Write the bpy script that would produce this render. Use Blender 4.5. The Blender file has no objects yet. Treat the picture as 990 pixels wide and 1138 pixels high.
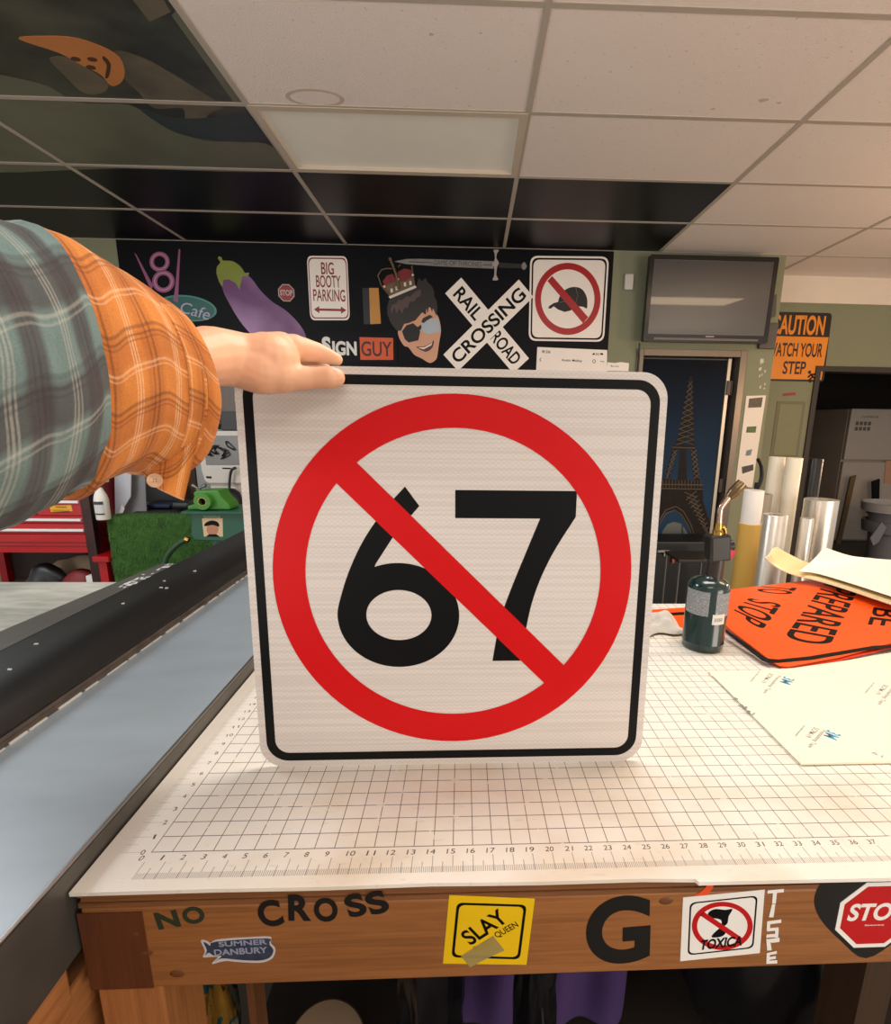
import bpy, bmesh, math, random
from mathutils import Vector, Matrix, noise as mnoise
random.seed(7)
S = 0.0254                      # the scene is laid out in inches: x right, y away, z up from the bench top
ZB = 37.0                       # bench top above the floor
C = bpy.context.scene.collection
sc = bpy.context.scene

# ------------------------------------------------------------------ camera
CAM = Vector((15.34, -22.718, 21.158)); YAW, PIT, ROL, FPX, PPX, PPY = -.047, .219, .015, 580.449, 539.204, 598.625
_r = Vector((math.cos(YAW), math.sin(YAW), 0)); _f = Vector((-math.sin(YAW), math.cos(YAW), 0)); _u = Vector((0, 0, 1))
FW = _f*math.cos(PIT) - _u*math.sin(PIT); _u2 = _u*math.cos(PIT) + _f*math.sin(PIT)
RT = _r*math.cos(ROL) + _u2*math.sin(ROL); UP = _u2*math.cos(ROL) - _r*math.sin(ROL)
cd = bpy.data.cameras.new('camera'); cam = bpy.data.objects.new('camera', cd); C.objects.link(cam)
cd.sensor_fit = 'HORIZONTAL'; cd.sensor_width = 36; cd.lens = FPX/990*36
cd.shift_x = -(PPX-495)/990; cd.shift_y = (PPY-569)/990; cd.clip_start = .02
m = Matrix((RT, UP, -FW)).transposed().to_4x4(); m.translation = (CAM + Vector((0, 0, ZB)))*S
cam.matrix_world = m
sc.camera = cam

# ------------------------------------------------------------------ world, lights, exposure
sc.view_settings.view_transform = 'Standard'; sc.view_settings.look = 'None'
sc.view_settings.exposure = 0.48; sc.view_settings.gamma = 1; sc.view_settings.use_curve_mapping = False
w = bpy.data.worlds.new('world'); sc.world = w; w.use_nodes = True
w.node_tree.nodes['Background'].inputs[0].default_value = (1, .93, .87, 1)
w.node_tree.nodes['Background'].inputs[1].default_value = .46
def area(name, loc, tgt, sx, sy, watts, col):
    l = bpy.data.lights.new(name, 'AREA'); l.shape = 'RECTANGLE'; l.size = sx*S; l.size_y = sy*S
    l.energy = watts; l.color = col
    o = bpy.data.objects.new(name, l); C.objects.link(o)
    o.location = (Vector(loc)+Vector((0, 0, ZB)))*S
    o.rotation_euler = (Vector(tgt)-Vector(loc)).to_track_quat('-Z', 'Y').to_euler()
    return o
area('ceiling_lamp_over_bench', (38, 26, 70.6), (38, 26, 0), 46, 22, 19, (1, .96, .90))
area('ceiling_lamp_behind', (20, -48, 70.6), (20, -48, 0), 46, 22, 9, (1, .93, .84))
area('ceiling_lamp_left', (-80, 48, 70.6), (-80, 48, 0), 46, 22, 30, (.92, .97, 1))
area('ceiling_lamp_right', (115, 40, 70.6), (115, 40, 0), 46, 22, 16, (1, .74, .48))
area('fill_light_left', (-120, -110, 5), (20, 60, 60), 90, 70, 60, (1, .95, .9))  # added unseen fill light, tilted up to brighten the ceiling
area('fill_light_right', (150, -100, 5), (20, 60, 60), 90, 70, 60, (1, .88, .74))  # its warmer twin on the right, also an added unseen fill
pl = bpy.data.lights.new('warm_lamp', 'POINT'); pl.energy = 40; pl.color = (1, .66, .38); pl.shadow_soft_size = .15
po = bpy.data.objects.new('warm_lamp', pl); C.objects.link(po); po.location = Vector((150, 70, 30+ZB))*S

# ------------------------------------------------------------------ picture ray helpers
def ray(px, py): return FW + RT*((px-PPX)/FPX) - UP*((py-PPY)/FPX)
class Fr:                        # a frame: origin, two axes, normal
    def __init__(s, O, U, V): s.O, s.U, s.V = Vector(O), Vector(U).normalized(), Vector(V).normalized(); s.N = s.U.cross(s.V)
    def p(s, u, v, n=0): return s.O + s.U*u + s.V*v + s.N*n
    def hit(s, px, py):
        d = ray(px, py); t = (s.O-CAM).dot(s.N)/d.dot(s.N); q = CAM+d*t-s.O
        return (q.dot(s.U), q.dot(s.V))
    def at(s, u, v, n=0, rot=0):
        c, k = math.cos(rot), math.sin(rot)
        return Fr(s.p(u, v, n), s.U*c+s.V*k, s.V*c-s.U*k)
def onY(px, py, y): d = ray(px, py); return CAM + d*((y-CAM.y)/d.y)
def onZ(px, py, z): d = ray(px, py); return CAM + d*((z-CAM.z)/d.z)
WALL = Fr((-18.5, 146.2, 0), (math.cos(-.02), math.sin(-.02), 0), (0, 0, 1))
FRONT = Fr((0, -2.13, 0), (1, 0, 0), (0, 0, 1))
TOP = Fr((0, 0, 0), (1, 0, 0), (0, 1, 0))
FAR = Fr((0, 165, 0), (1, 0, 0), (0, 0, 1))

# ------------------------------------------------------------------ materials
def lin(c):
    return tuple(((v/255)/12.92 if v/255 <= .04045 else ((v/255+.055)/1.055)**2.4) for v in c)+(1,)
_m = {}
def mat(name, col=(200, 200, 200), rough=.5, metal=0, spec=.5, noise=0, nscale=8, bump=0, bscale=60, emit=0, alpha=1, coat=0, sheen=0, trans=0):
    if name in _m: return _m[name]
    M = bpy.data.materials.new(name); M.use_nodes = True; nt = M.node_tree; b = nt.nodes['Principled BSDF']
    b.inputs['Base Color'].default_value = lin(col); b.inputs['Roughness'].default_value = rough
    b.inputs['Metallic'].default_value = metal; b.inputs['Specular IOR Level'].default_value = spec
    b.inputs['Coat Weight'].default_value = coat; b.inputs['Sheen Weight'].default_value = sheen
    b.inputs['Alpha'].default_value = alpha; b.inputs['Transmission Weight'].default_value = trans
    tc = nt.nodes.new('ShaderNodeTexCoord')
    n = nt.nodes.new('ShaderNodeTexNoise'); n.inputs['Scale'].default_value = nscale; n.inputs['Detail'].default_value = 5
    nt.links.new(tc.outputs['Object'], n.inputs['Vector'])
    mx = nt.nodes.new('ShaderNodeMixRGB'); mx.blend_type = 'MULTIPLY'; mx.inputs[0].default_value = 1
    rp = nt.nodes.new('ShaderNodeMapRange'); rp.inputs[1].default_value = .3; rp.inputs[2].default_value = .7
    rp.inputs[3].default_value = 1-(noise or .05); rp.inputs[4].default_value = 1
    nt.links.new(n.outputs['Fac'], rp.inputs[0]); mx.inputs[1].default_value = lin(col)
    nt.links.new(rp.outputs[0], mx.inputs[2]); nt.links.new(mx.outputs[0], b.inputs['Base Color'])
    if bump:
        n2 = nt.nodes.new('ShaderNodeTexNoise'); n2.inputs['Scale'].default_value = bscale; n2.inputs['Detail'].default_value = 4
        nt.links.new(tc.outputs['Object'], n2.inputs['Vector'])
        bp = nt.nodes.new('ShaderNodeBump'); bp.inputs['Strength'].default_value = bump; bp.inputs['Distance'].default_value = .004
        nt.links.new(n2.outputs['Fac'], bp.inputs['Height']); nt.links.new(bp.outputs[0], b.inputs['Normal'])
    if emit:
        b.inputs['Emission Color'].default_value = lin(col); b.inputs['Emission Strength'].default_value = emit
    _m[name] = M; return M
class NT:                        # tiny node-writing helper
    def __init__(s, M): s.t = M.node_tree; s.b = s.t.nodes['Principled BSDF']
    def nd(s, k, **kw):
        n = s.t.nodes.new(k)
        for a, v in kw.items(): setattr(n, a, v)
        return n
    def lk(s, a, b): s.t.links.new(a, b)
    def math(s, op, a, b=None, c=None):
        n = s.nd('ShaderNodeMath', operation=op)
        for i, v in enumerate((a, b, c)):
            if v is None: continue
            if isinstance(v, (int, float)): n.inputs[i].default_value = v
            else: s.lk(v, n.inputs[i])
        return n.outputs[0]
    def mix(s, fac, a, b, mode='MIX'):
        n = s.nd('ShaderNodeMixRGB', blend_type=mode)
        for i, v in zip((0, 1, 2), (fac, a, b)):
            if isinstance(v, (int, float)): n.inputs[i].default_value = v
            elif isinstance(v, tuple): n.inputs[i].default_value = v
            else: s.lk(v, n.inputs[i])
        return n.outputs[0]
    def noise(s, vec, scale, detail=4, out='Fac'):
        n = s.nd('ShaderNodeTexNoise'); n.inputs['Scale'].default_value = scale; n.inputs['Detail'].default_value = detail
        s.lk(vec, n.inputs['Vector']); return n.outputs[out]
    def mapping(s, vec, sc3, loc=(0, 0, 0)):
        n = s.nd('ShaderNodeMapping'); n.inputs['Scale'].default_value = sc3; n.inputs['Location'].default_value = loc
        s.lk(vec, n.inputs['Vector']); return n.outputs[0]
def newmat(name, rough=.5):
    M = bpy.data.materials.new(name); M.use_nodes = True; h = NT(M); h.b.inputs['Roughness'].default_value = rough
    h.tc = h.nd('ShaderNodeTexCoord'); return M, h

def wood_mat(name, c1, c2, along=(1, 0, 0), rough=.45):
    M, h = newmat(name, rough)
    k = tuple(1.2 if a else 26 for a in along)
    v = h.mapping(h.tc.outputs['Object'], k)
    a = h.noise(v, 2.2, 6); b2 = h.noise(h.mapping(h.tc.outputs['Object'], tuple(3 if q else 90 for q in along)), 3, 3)
    wv = h.math('SINE', h.math('MULTIPLY', a, 42))
    f = h.math('ADD', h.math('MULTIPLY', wv, .08), h.math('ADD', h.math('MULTIPLY', a, .6), h.math('MULTIPLY', b2, .3)))
    f = h.math('MULTIPLY', f, 1.1)
    h.lk(h.mix(f, lin(c1), lin(c2)), h.b.inputs['Base Color'])
    bp = h.nd('ShaderNodeBump'); bp.inputs['Strength'].default_value = .15; bp.inputs['Distance'].default_value = .002
    h.lk(b2, bp.inputs['Height']); h.lk(bp.outputs[0], h.b.inputs['Normal'])
    return M

# ------------------------------------------------------------------ mesh builder (inches, world coordinates)
OFF = {}                         # object -> world origin in inches
class MB:
    def __init__(s): s.v, s.f, s.mi, s.uv = [], [], [], {}
    def add(s, vs, fs, mi=0, uvs=None):
        b = len(s.v); s.v += [Vector(x) for x in vs]
        for f in fs: s.f.append([b+i for i in f]); s.mi.append(mi)
        if uvs:
            for i, q in enumerate(uvs): s.uv[b+i] = q
        return s
    def box(s, x0, x1, y0, y1, z0, z1, mi=0, fr=None):
        c = [(x, y, z) for z in (z0, z1) for y in (y0, y1) for x in (x0, x1)]
        if fr: c = [fr.p(*q) for q in c]
        return s.add(c, [(0, 2, 3, 1), (4, 5, 7, 6), (0, 1, 5, 4), (2, 6, 7, 3), (0, 4, 6, 2), (1, 3, 7, 5)], mi)
    def prism(s, fr, poly, n0, n1, mi=0):
        k = len(poly)
        a = sum(poly[i][0]*poly[(i+1) % k][1]-poly[(i+1) % k][0]*poly[i][1] for i in range(k))
        if a < 0: poly = poly[::-1]
        vs = [fr.p(u, v, n0) for u, v in poly]+[fr.p(u, v, n1) for u, v in poly]
        return s.add(vs, [tuple(range(k))[::-1], tuple(range(k, 2*k))]+[(i, (i+1) % k, k+(i+1) % k, k+i) for i in range(k)], mi)
    def ring(s, fr, out, inn, n0, n1, mi=0):
        k = len(out); vs = [fr.p(u, v, n) for n in (n0, n1) for L in (out, inn) for u, v in L]
        fs = []
        for i in range(k):
            j = (i+1) % k
            fs += [(2*k+i, 2*k+j, 3*k+j, 3*k+i), (i, k+i, k+j, j), (i, j, 2*k+j, 2*k+i), (k+i, 3*k+i, 3*k+j, k+j)]
        return s.add(vs, fs, mi)
    def tube(s, pts, r, n=12, mi=0, caps=True, sq=(1, 1)):
        P = [Vector(p) for p in pts]; k = len(P)
        R = r if isinstance(r, (list, tuple)) else [r]*k
        rings = []; prev = None
        for i, p in enumerate(P):
            t = (P[min(i+1, k-1)]-P[max(i-1, 0)]).normalized()
            if prev is None:
                a = Vector((0, 0, 1)) if abs(t.z) < .9 else Vector((1, 0, 0))
                x = t.cross(a).normalized()
            else: x = (prev-t*prev.dot(t)).normalized()
            prev = x; y = t.cross(x)
            rings.append([p+x*(R[i]*math.cos(2*math.pi*j/n)*sq[0])+y*(R[i]*math.sin(2*math.pi*j/n)*sq[1]) for j in range(n)])
        return s.loft(rings, mi, caps)
    def loft(s, rings, mi=0, caps=True, uv=None):
        n = len(rings[0]); k = len(rings); vs = [q for r in rings for q in r]
        fs = [(i*n+j, i*n+(j+1) % n, (i+1)*n+(j+1) % n, (i+1)*n+j) for i in range(k-1) for j in range(n)]
        if caps: fs += [tuple(range(n))[::-1], tuple(range((k-1)*n, k*n))]
        return s.add(vs, fs, mi, uv)
    def lathe(s, prof, base, n=32, axis=(0, 0, 1), mi=0, caps=True):
        B = Vector(base); A = Vector(axis).normalized(); X = A.orthogonal().normalized(); Y = A.cross(X)
        return s.loft([[B+A*h+X*(max(r, 1e-4)*math.cos(2*math.pi*j/n))+Y*(max(r, 1e-4)*math.sin(2*math.pi*j/n)) for j in range(n)] for r, h in prof], mi, caps)
    def ball(s, c, r, n=12, mi=0, sq=(1, 1, 1)):
        c = Vector(c); R = []
        for i in range(1, n):
            a = math.pi*i/n
            R.append([c+Vector((r*sq[0]*math.sin(a)*math.cos(2*math.pi*j/(2*n)), r*sq[1]*math.sin(a)*math.sin(2*math.pi*j/(2*n)), -r*sq[2]*math.cos(a))) for j in range(2*n)])
        return s.loft(R, mi, True)
    def sheet(s, rows, th, mi=0, uv=None, nrm=None):      # rows[v][u] of points, given thickness
        nv, nu = len(rows), len(rows[0]); P = [[Vector(q) for q in r] for r in rows]; N = []
        for i in range(nv):
            for j in range(nu):
                du = P[i][min(j+1, nu-1)]-P[i][max(j-1, 0)]; dv = P[min(i+1, nv-1)][j]-P[max(i-1, 0)][j]
                N.append(du.cross(dv).normalized())
        flat = [q for r in P for q in r]; k = len(flat)
        vs = [q for q in flat]+[q-N[i]*th for i, q in enumerate(flat)]
        fs = []
        for i in range(nv-1):
            for j in range(nu-1):
                a = i*nu+j; fs.append((a, a+1, a+nu+1, a+nu)); fs.append((k+a, k+a+nu, k+a+nu+1, k+a+1))
        bd = [j for j in range(nu)]+[i*nu+nu-1 for i in range(1, nv)]+[(nv-1)*nu+j for j in range(nu-2, -1, -1)]+[i*nu for i in range(nv-2, 0, -1)]
        for i, a in enumerate(bd):
            b = bd[(i+1) % len(bd)]; fs.append((a, k+a, k+b, b))
        return s.add(vs, fs, mi, (uv+uv) if uv else None)
    def build(s, name, mats, parent=None, smooth=None, bevel=0, sub=0):
        off = OFF.get(parent, None)
        if off is None: off = Vector((0, 0, 0))
        me = bpy.data.meshes.new(name)
        org = off
        if parent is None:
            xs = [q.x for q in s.v]; ys = [q.y for q in s.v]; zs = [q.z for q in s.v]
            org = Vector(((min(xs)+max(xs))/2, (min(ys)+max(ys))/2, min(zs)))
        me.from_pydata([tuple((q-org)*S) for q in s.v], [], s.f)
        if not isinstance(mats, (list, tuple)): mats = [mats]
        for q in mats: me.materials.append(q)
        me.polygons.foreach_set('material_index', s.mi)
        if s.uv:
            u = me.uv_layers.new(name='UVMap')
            for lp in me.loops:
                if lp.vertex_index in s.uv: u.data[lp.index].uv = s.uv[lp.vertex_index]
        bm = bmesh.new(); bm.from_mesh(me); bmesh.ops.recalc_face_normals(bm, faces=bm.faces); bm.to_mesh(me); bm.free()
        if smooth is not None:
            me.polygons.foreach_set('use_smooth', [True]*len(me.polygons)); me.set_sharp_from_angle(angle=math.radians(smooth))
        o = bpy.data.objects.new(name, me); C.objects.link(o)
        if parent is None:
            o.location = (org+Vector((0, 0, ZB)))*S; OFF[o] = org
        else:
            o.parent = parent; OFF[o] = off
        if bevel:
            b = o.modifiers.new('bevel', 'BEVEL'); b.width = bevel*S; b.segments = 2; b.limit_method = 'ANGLE'
        if sub:
            b = o.modifiers.new('sub', 'SUBSURF'); b.levels = b.render_levels = sub
        return o
def tag(o, label=None, cat=None, group=None, kind=None):
    if label: o['label'] = label
    if cat: o['category'] = cat
    if group: o['group'] = group
    if kind: o['kind'] = kind
    return o
def thing(name, label, cat, loc, group=None):
    o = bpy.data.objects.new(name, None); C.objects.link(o); o.empty_display_size = .05
    o.location = (Vector(loc)+Vector((0, 0, ZB)))*S; OFF[o] = Vector(loc)
    return tag(o, label, cat, group)
def rrect(x0, x1, y0, y1, r, k=6):
    out = []
    for cx, cy, a0 in ((x1-r, y1-r, 0), (x0+r, y1-r, 90), (x0+r, y0+r, 180), (x1-r, y0+r, 270)):
        for i in range(k+1):
            a = math.radians(a0+90*i/k); out.append((cx+r*math.cos(a), cy+r*math.sin(a)))
    return out
def circ(cx, cy, rx, ry=None, k=48, rot=0):
    ry = ry or rx; c, s_ = math.cos(rot), math.sin(rot)
    return [(cx+rx*math.cos(t)*c-ry*math.sin(t)*s_, cy+rx*math.cos(t)*s_+ry*math.sin(t)*c) for t in [2*math.pi*i/k for i in range(k)]]
def spline(pts, n=8, closed=False):
    P = [Vector(p) for p in pts]; k = len(P); out = []
    rng = range(k if closed else k-1)
    for i in rng:
        g = (lambda j: P[j % k]) if closed else (lambda j: P[max(0, min(k-1, j))])
        p0, p1, p2, p3 = g(i-1), g(i), g(i+1), g(i+2)
        for q in range(n):
            t = q/n
            out.append(.5*((2*p1)+(p2-p0)*t+(2*p0-5*p1+4*p2-p3)*t*t+(3*p1-p0-3*p2+p3)*t**3))
    if not closed: out.append(P[-1])
    return out
def sp2(pts, n=6, closed=True): return [(q[0], q[1]) for q in spline([Vector((a, b, 0)) for a, b in pts], n, closed)]
def patch(ctrl, n=5):
    rows = [spline(r, n) for r in ctrl]; cols = list(zip(*rows))
    cols = [spline(c, n) for c in cols]
    return [list(r) for r in zip(*cols)]
# letters: the built-in font, turned into meshes
_tx = {}
def glyphs(t, bold=0.0):
    if (t, bold) in _tx: return _tx[(t, bold)]
    cu = bpy.data.curves.new('t', 'FONT'); cu.body = t; cu.size = 1; cu.offset = bold; cu.extrude = .5; cu.resolution_u = 12
    o = bpy.data.objects.new('t', cu); C.objects.link(o); dg = bpy.context.evaluated_depsgraph_get(); dg.update()
    me = bpy.data.meshes.new_from_object(o.evaluated_get(dg))
    V = [v.co.copy() for v in me.vertices]; F = [list(p.vertices) for p in me.polygons]
    bpy.data.objects.remove(o); bpy.data.curves.remove(cu); bpy.data.meshes.remove(me)
    x0 = min(v.x for v in V); x1 = max(v.x for v in V); y0 = min(v.y for v in V); y1 = max(v.y for v in V)
    V = [((v.x-(x0+x1)/2)/(x1-x0), (v.y-(y0+y1)/2)/(y1-y0), v.z+.5) for v in V]
    _tx[(t, bold)] = (V, F); return V, F
def text(mb, fr, t, u, v, wd, ht, n0=0, n1=.03, rot=0, bold=.0, mi=0, shear=0):
    V, F = glyphs(t, bold); f2 = fr.at(u, v, 0, rot)
    mb.add([f2.p(a*wd+shear*b*ht, b*ht, n0+c*(n1-n0)) for a, b, c in V], F, mi); return mb
def wp(pts, fr=WALL): return [fr.hit(*p) for p in pts]
def crop(ox, oy, s): return lambda pts: [(ox+x/s, oy+y/s) for x, y in pts]

M_black = mat('black_vinyl', (8, 8, 14), .5, noise=.2, nscale=6, spec=.15)
M_ink = mat('black_ink', (8, 8, 10), .5, spec=.15)
M_white = mat('white_paint', (232, 228, 222), .5, noise=.05)
M_red = mat('sign_red', (186, 12, 18), .35, noise=.08, nscale=3)
M_steel = mat('steel', (170, 168, 165), .3, 1, noise=.15)
M_chrome = mat('chrome', (215, 212, 205), .15, 1)
M_dark = mat('dark_plastic', (24, 24, 26), .45)
M_brass = mat('brass', (190, 150, 80), .25, 1)
#SECTION_STRUCTURE

# ================================================================== STRUCTURE
def structure(o): o['kind'] = 'structure'; return o
M_green = mat('sage_wall', (132, 134, 108), .75, noise=.06, nscale=2, bump=.1)
M_floor = mat('concrete_floor', (92, 84, 76), .6, noise=.25, nscale=2)
M_ceil, h = newmat('ceiling_tile', .95)
tcv = h.tc.outputs['Object']
n1 = h.noise(tcv, 180, 3); n2 = h.noise(tcv, 1.2, 3)
sp_ = h.math('LESS_THAN', h.noise(tcv, 60, 2), .3)
cc = h.mix(sp_, lin((240, 228, 222)), lin((214, 202, 194))); h.lk(cc, h.b.inputs['Base Color'])
bp = h.nd('ShaderNodeBump'); bp.inputs['Strength'].default_value = .5; bp.inputs['Distance'].default_value = .003
h.lk(n1, bp.inputs['Height']); h.lk(bp.outputs[0], h.b.inputs['Normal'])
M_blackt = mat('black_gloss_tile', (12, 12, 18), .4, noise=.1, spec=.3)
M_mural, h = newmat('mural_print', .35)
v = h.tc.outputs['Object']
f = h.noise(h.mapping(v, (1, 1.6, 1)), 2.6, 6); f = h.math('MULTIPLY', h.math('SUBTRACT', f, .42), 3.2)
h.lk(h.mix(f, lin((30, 30, 30)), lin((84, 84, 74))), h.b.inputs['Base Color'])
M_tbar = mat('grid_bar', (188, 176, 164), .5)

structure(MB().box(-190, 290, -150, 320, -41, -37).build('floor', M_floor))
dL, dT = WALL.hit(713, 398)[0], WALL.hit(760, 395)[1]; dR = WALL.hit(823, 400)[0]; cornerU = WALL.hit(868, 330)[0]
b = MB()
b.box(-175, dL, -37, 71.1, -5, 0, fr=WALL).box(dR, cornerU, -37, 71.1, -5, 0, fr=WALL).box(dL, dR, dT, 71.1, -5, 0, fr=WALL)
b.box(cornerU-5, cornerU, -37, 71.1, -19.5, -5, fr=WALL)
wall_back = structure(b.build('wall_back', M_green))
bl, br = WALL.hit(133, 300)[0], WALL.hit(679, 330)[0]
MB().box(bl, br, 36, 71.1, 0, .1, fr=WALL).build('black_covering', M_black, wall_back)
# far wall with the dark doorway
fx = FAR.hit(906, 410); dz = fx[1]; fdx = FAR.hit(905, 420)[0]
b = MB(); b.box(116, fdx, -37, 75, -5, 0, fr=FAR).box(fdx, 275, dz, 75, -5, 0, fr=FAR)
wall_far = structure(b.build('wall_far', M_green))
bz = FAR.hit(930, 338)[1]
structure(MB().box(116, 275, bz, 74, 0, .8, fr=FAR).build('trim_1', mat('band_white', (228, 214, 198), .7)))
structure(MB().box(fdx-.2, fdx+1.6, -37, dz+1, -5.2, .7, fr=FAR).box(fdx+1.6, 275, dz-.8, dz+1, -5.2, .7, fr=FAR).build('trim_2', mat('dark_trim', (52, 42, 34), .5)))
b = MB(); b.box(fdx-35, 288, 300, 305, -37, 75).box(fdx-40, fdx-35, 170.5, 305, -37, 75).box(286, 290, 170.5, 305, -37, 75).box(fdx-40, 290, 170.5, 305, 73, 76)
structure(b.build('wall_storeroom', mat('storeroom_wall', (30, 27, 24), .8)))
# ceiling cells
CE = Fr((-18.5, 146.2, 71.13), WALL.U, (math.sin(.02), math.cos(.02), 0)); CW, CR = 45.97, 22.985
b = MB()
for i in range(-4, 6):
    for j in range(-9, 5):
        if j >= 3 and i < 2: continue
        if j == 0 and i == 0: continue
        k = 1 if (j in (1, 2) and i <= 1) else 2 if (i < 0 and j <= 0 and j >= -4) else 0
        b.box(i*CW, (i+1)*CW, (j-3)*CR, (j-2)*CR, 0, .8, k, fr=CE)
ceiling = structure(b.build('ceiling', [M_ceil, M_blackt, M_mural]))
b = MB()
for i in range(-4, 7): b.box(i*CW-.47, i*CW+.47, -12*CR, 0 if i < 3 else 2*CR, -.12, 0, fr=CE)
for j in range(-9, 5): b.box((-4 if j < 4 else 3)*CW, 6*CW, (j-3)*CR-.47, (j-3)*CR+.47, -.1, 0, fr=CE)
structure(b.build('trim_3', M_tbar))
# printed pictures on the mural tiles
K = crop(0, 0, 2.912)
M_mo = mat('mural_orange', (206, 128, 70), .35, noise=.15, nscale=4); M_mb = mat('mural_brown', (84, 40, 20), .4)
M_mg = mat('mural_grey', (112, 100, 84), .35, noise=.5, nscale=7); M_mp = mat('mural_pale', (112, 112, 94), .35, noise=.3, nscale=3)
M_mt = mat('mural_teal', (46, 60, 62), .35, noise=.3, nscale=4)
b = MB()
def flat(pts, n, mi): b.prism(CE, [CE.hit(*p) for p in pts], -n, 0, mi)
flat(K(sp2([(-150, 250), (120, 268), (250, 330), (420, 340), (520, 400), (660, 455), (860, 465), (930, 552), (400, 545), (-200, 535)], 4)), .02, 3)
flat(K(sp2([(160, 190), (215, 250), (270, 300), (330, 300), (350, 270), (290, 225), (220, 185)], 4)), .03, 2)
flat(K(sp2([(370, 165), (470, 190), (560, 240), (640, 290), (720, 345), (680, 365), (640, 410), (600, 400), (590, 350), (500, 350), (450, 300), (400, 250)], 4)), .03, 2)
flat(K(sp2([(450, 350), (560, 380), (690, 380), (800, 370), (850, 455), (680, 450), (560, 425)], 4)), .035, 4)
flat(K(sp2([(60, 125), (130, 116), (250, 123), (370, 170), (402, 220), (395, 262), (360, 277), (325, 240), (270, 213), (190, 170)], 4)), .045, 0)
for x, y in ((245, 190), (298, 191), (294, 217)): flat(K(circ(x, y, 17, 7, 16, .2)), .06, 1)
flat(K(sp2([(335, 180), (358, 205), (352, 246), (340, 250), (345, 210), (332, 190)], 4)), .06, 1)
flat(K([(430, 0), (484, 70), (552, 38), (530, 0)]), .03, 2)
flat(K([(555, 50), (760, 335), (800, 335), (585, 20)]), .02, 3)
b.build('mural_picture', [M_mo, M_mb, M_mg, M_mp, M_mt], ceiling)
b = MB(); r0 = CE.hit(350, 109)
b.ring(CE, [(r0[0]+x, r0[1]+y) for x, y in circ(0, 0, 4.6, 2.4)], [(r0[0]+x, r0[1]+y) for x, y in circ(0, 0, 3.9, 1.8)], -.02, 0)
for px, py, r in ((479, 38, .5), (849, 111, .9), (866, 114, .5), (792, 121, .4)):
    q = CE.hit(px, py); b.prism(CE, sp2([(q[0]+r*math.cos(a)*random.uniform(.5, 1.2), q[1]+r*math.sin(a)*random.uniform(.4, .8)) for a in (0, 1, 2, 3, 4, 5)], 3), -.02, 0)
b.build('water_stain', mat('stain_and_warm_light', (206, 190, 172), .9), ceiling)
# ceiling light: recessed frame and lens
t = thing('ceiling_light', 'recessed rectangular ceiling light with frosted lens among the white tiles', 'ceiling light', CE.p(CW/2, -2.5*CR, 0))
MB().ring(CE, [(0, -3*CR), (CW, -3*CR), (CW, -2*CR), (0, -2*CR)], [(1.3, -3*CR+1.3), (CW-1.3, -3*CR+1.3), (CW-1.3, -2*CR-1.3), (1.3, -2*CR-1.3)], -.2, .9).build('light_frame', mat('light_frame', (206, 190, 172), .4), t)
MB().box(1.3, CW-1.3, -3*CR+1.3, -2*CR-1.3, .5, .8, fr=CE).build('lens', mat('light_lens', (214, 206, 192), .4, emit=.1), t)
# door with metal frame
b = MB(); a = 1.7
b.box(dL-a, dL+.4, -37, dT+a, -5.2, .6, fr=WALL).box(dR-.4, dR+a, -37, dT+a, -5.2, .6, fr=WALL).box(dL+.4, dR-.4, dT-.3, dT+a, -5.2, .6, fr=WALL)
structure(b.build('trim_4', mat('door_frame', (112, 100, 88), .35, .5), bevel=.1))
door = structure(MB().box(dL+.6, dR-3.2, -36.6, dT-.6, -3.6, -1.8, fr=WALL).build('door_1', mat('door_grey', (60, 58, 56), .5)))
MB().box(dR-3.2, dR-2.2, -36.6, dT-.6, -3.8, -1.2, fr=WALL).build('door_edge', mat('door_edge', (168, 158, 146), .35, .6), door)
MB().box(dR-2.2, dR-.4, -36.8, dT-.3, -4.8, -4.2, fr=WALL).build('door_stop', mat('door_stop', (44, 36, 32), .6), door)
for pyx in ((811, 431), (802, 540)):
    q = WALL.hit(*pyx); MB().box(q[0]-.5, q[0]+.9, q[1]-2.2, q[1]+2.2, -1.2, -.7, fr=WALL).tube([WALL.p(q[0]+.9, q[1]-2.2, -.8), WALL.p(q[0]+.9, q[1]+2.2, -.8)], .35).build('hinge', mat('hinge', (60, 56, 52), .4, .8), door)

# ================================================================== SIGN BEING HELD UP
SA = Fr((2.98, 6.505, 0.0), (1, .004, 0), (0, .036, .99935))
sign = thing('road_sign', 'large square white road sign with a crossed-out 67 in a red circle', 'sign', SA.p(12, 0, 0))
M_sheet, h = newmat('reflective_sheeting', .3)
tv = h.tc.outputs['Object']
sx = h.nd('ShaderNodeSeparateXYZ'); h.lk(tv, sx.inputs[0])
def tri(o, k): return h.math('PINGPONG', h.math('MULTIPLY', o, k), 1)
hx = h.math('MULTIPLY', sx.outputs[0], 240)
d1 = h.math('PINGPONG', h.math('ADD', hx, h.math('MULTIPLY', sx.outputs[2], 300)), 1)
d2 = h.math('PINGPONG', h.math('SUBTRACT', hx, h.math('MULTIPLY', sx.outputs[2], 300)), 1)
cell = h.math('GREATER_THAN', h.math('MAXIMUM', d1, d2), .84)
band = h.noise(h.mapping(tv, (.12, 1, 30)), 1.7, 4)
bm_ = h.math('GREATER_THAN', h.noise(h.mapping(tv, (.3, 1, 70)), 2.2, 2), .5)
base = h.mix(h.math('MULTIPLY', bm_, h.math('MULTIPLY', band, .5)), lin((212, 204, 198)), lin((178, 168, 160)))
h.lk(h.mix(h.math('MULTIPLY', cell, .3), base, lin((168, 160, 154))), h.b.inputs['Base Color'])
h.b.inputs['Coat Weight'].default_value = .15; h.b.inputs['Coat Roughness'].default_value = .15
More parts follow.
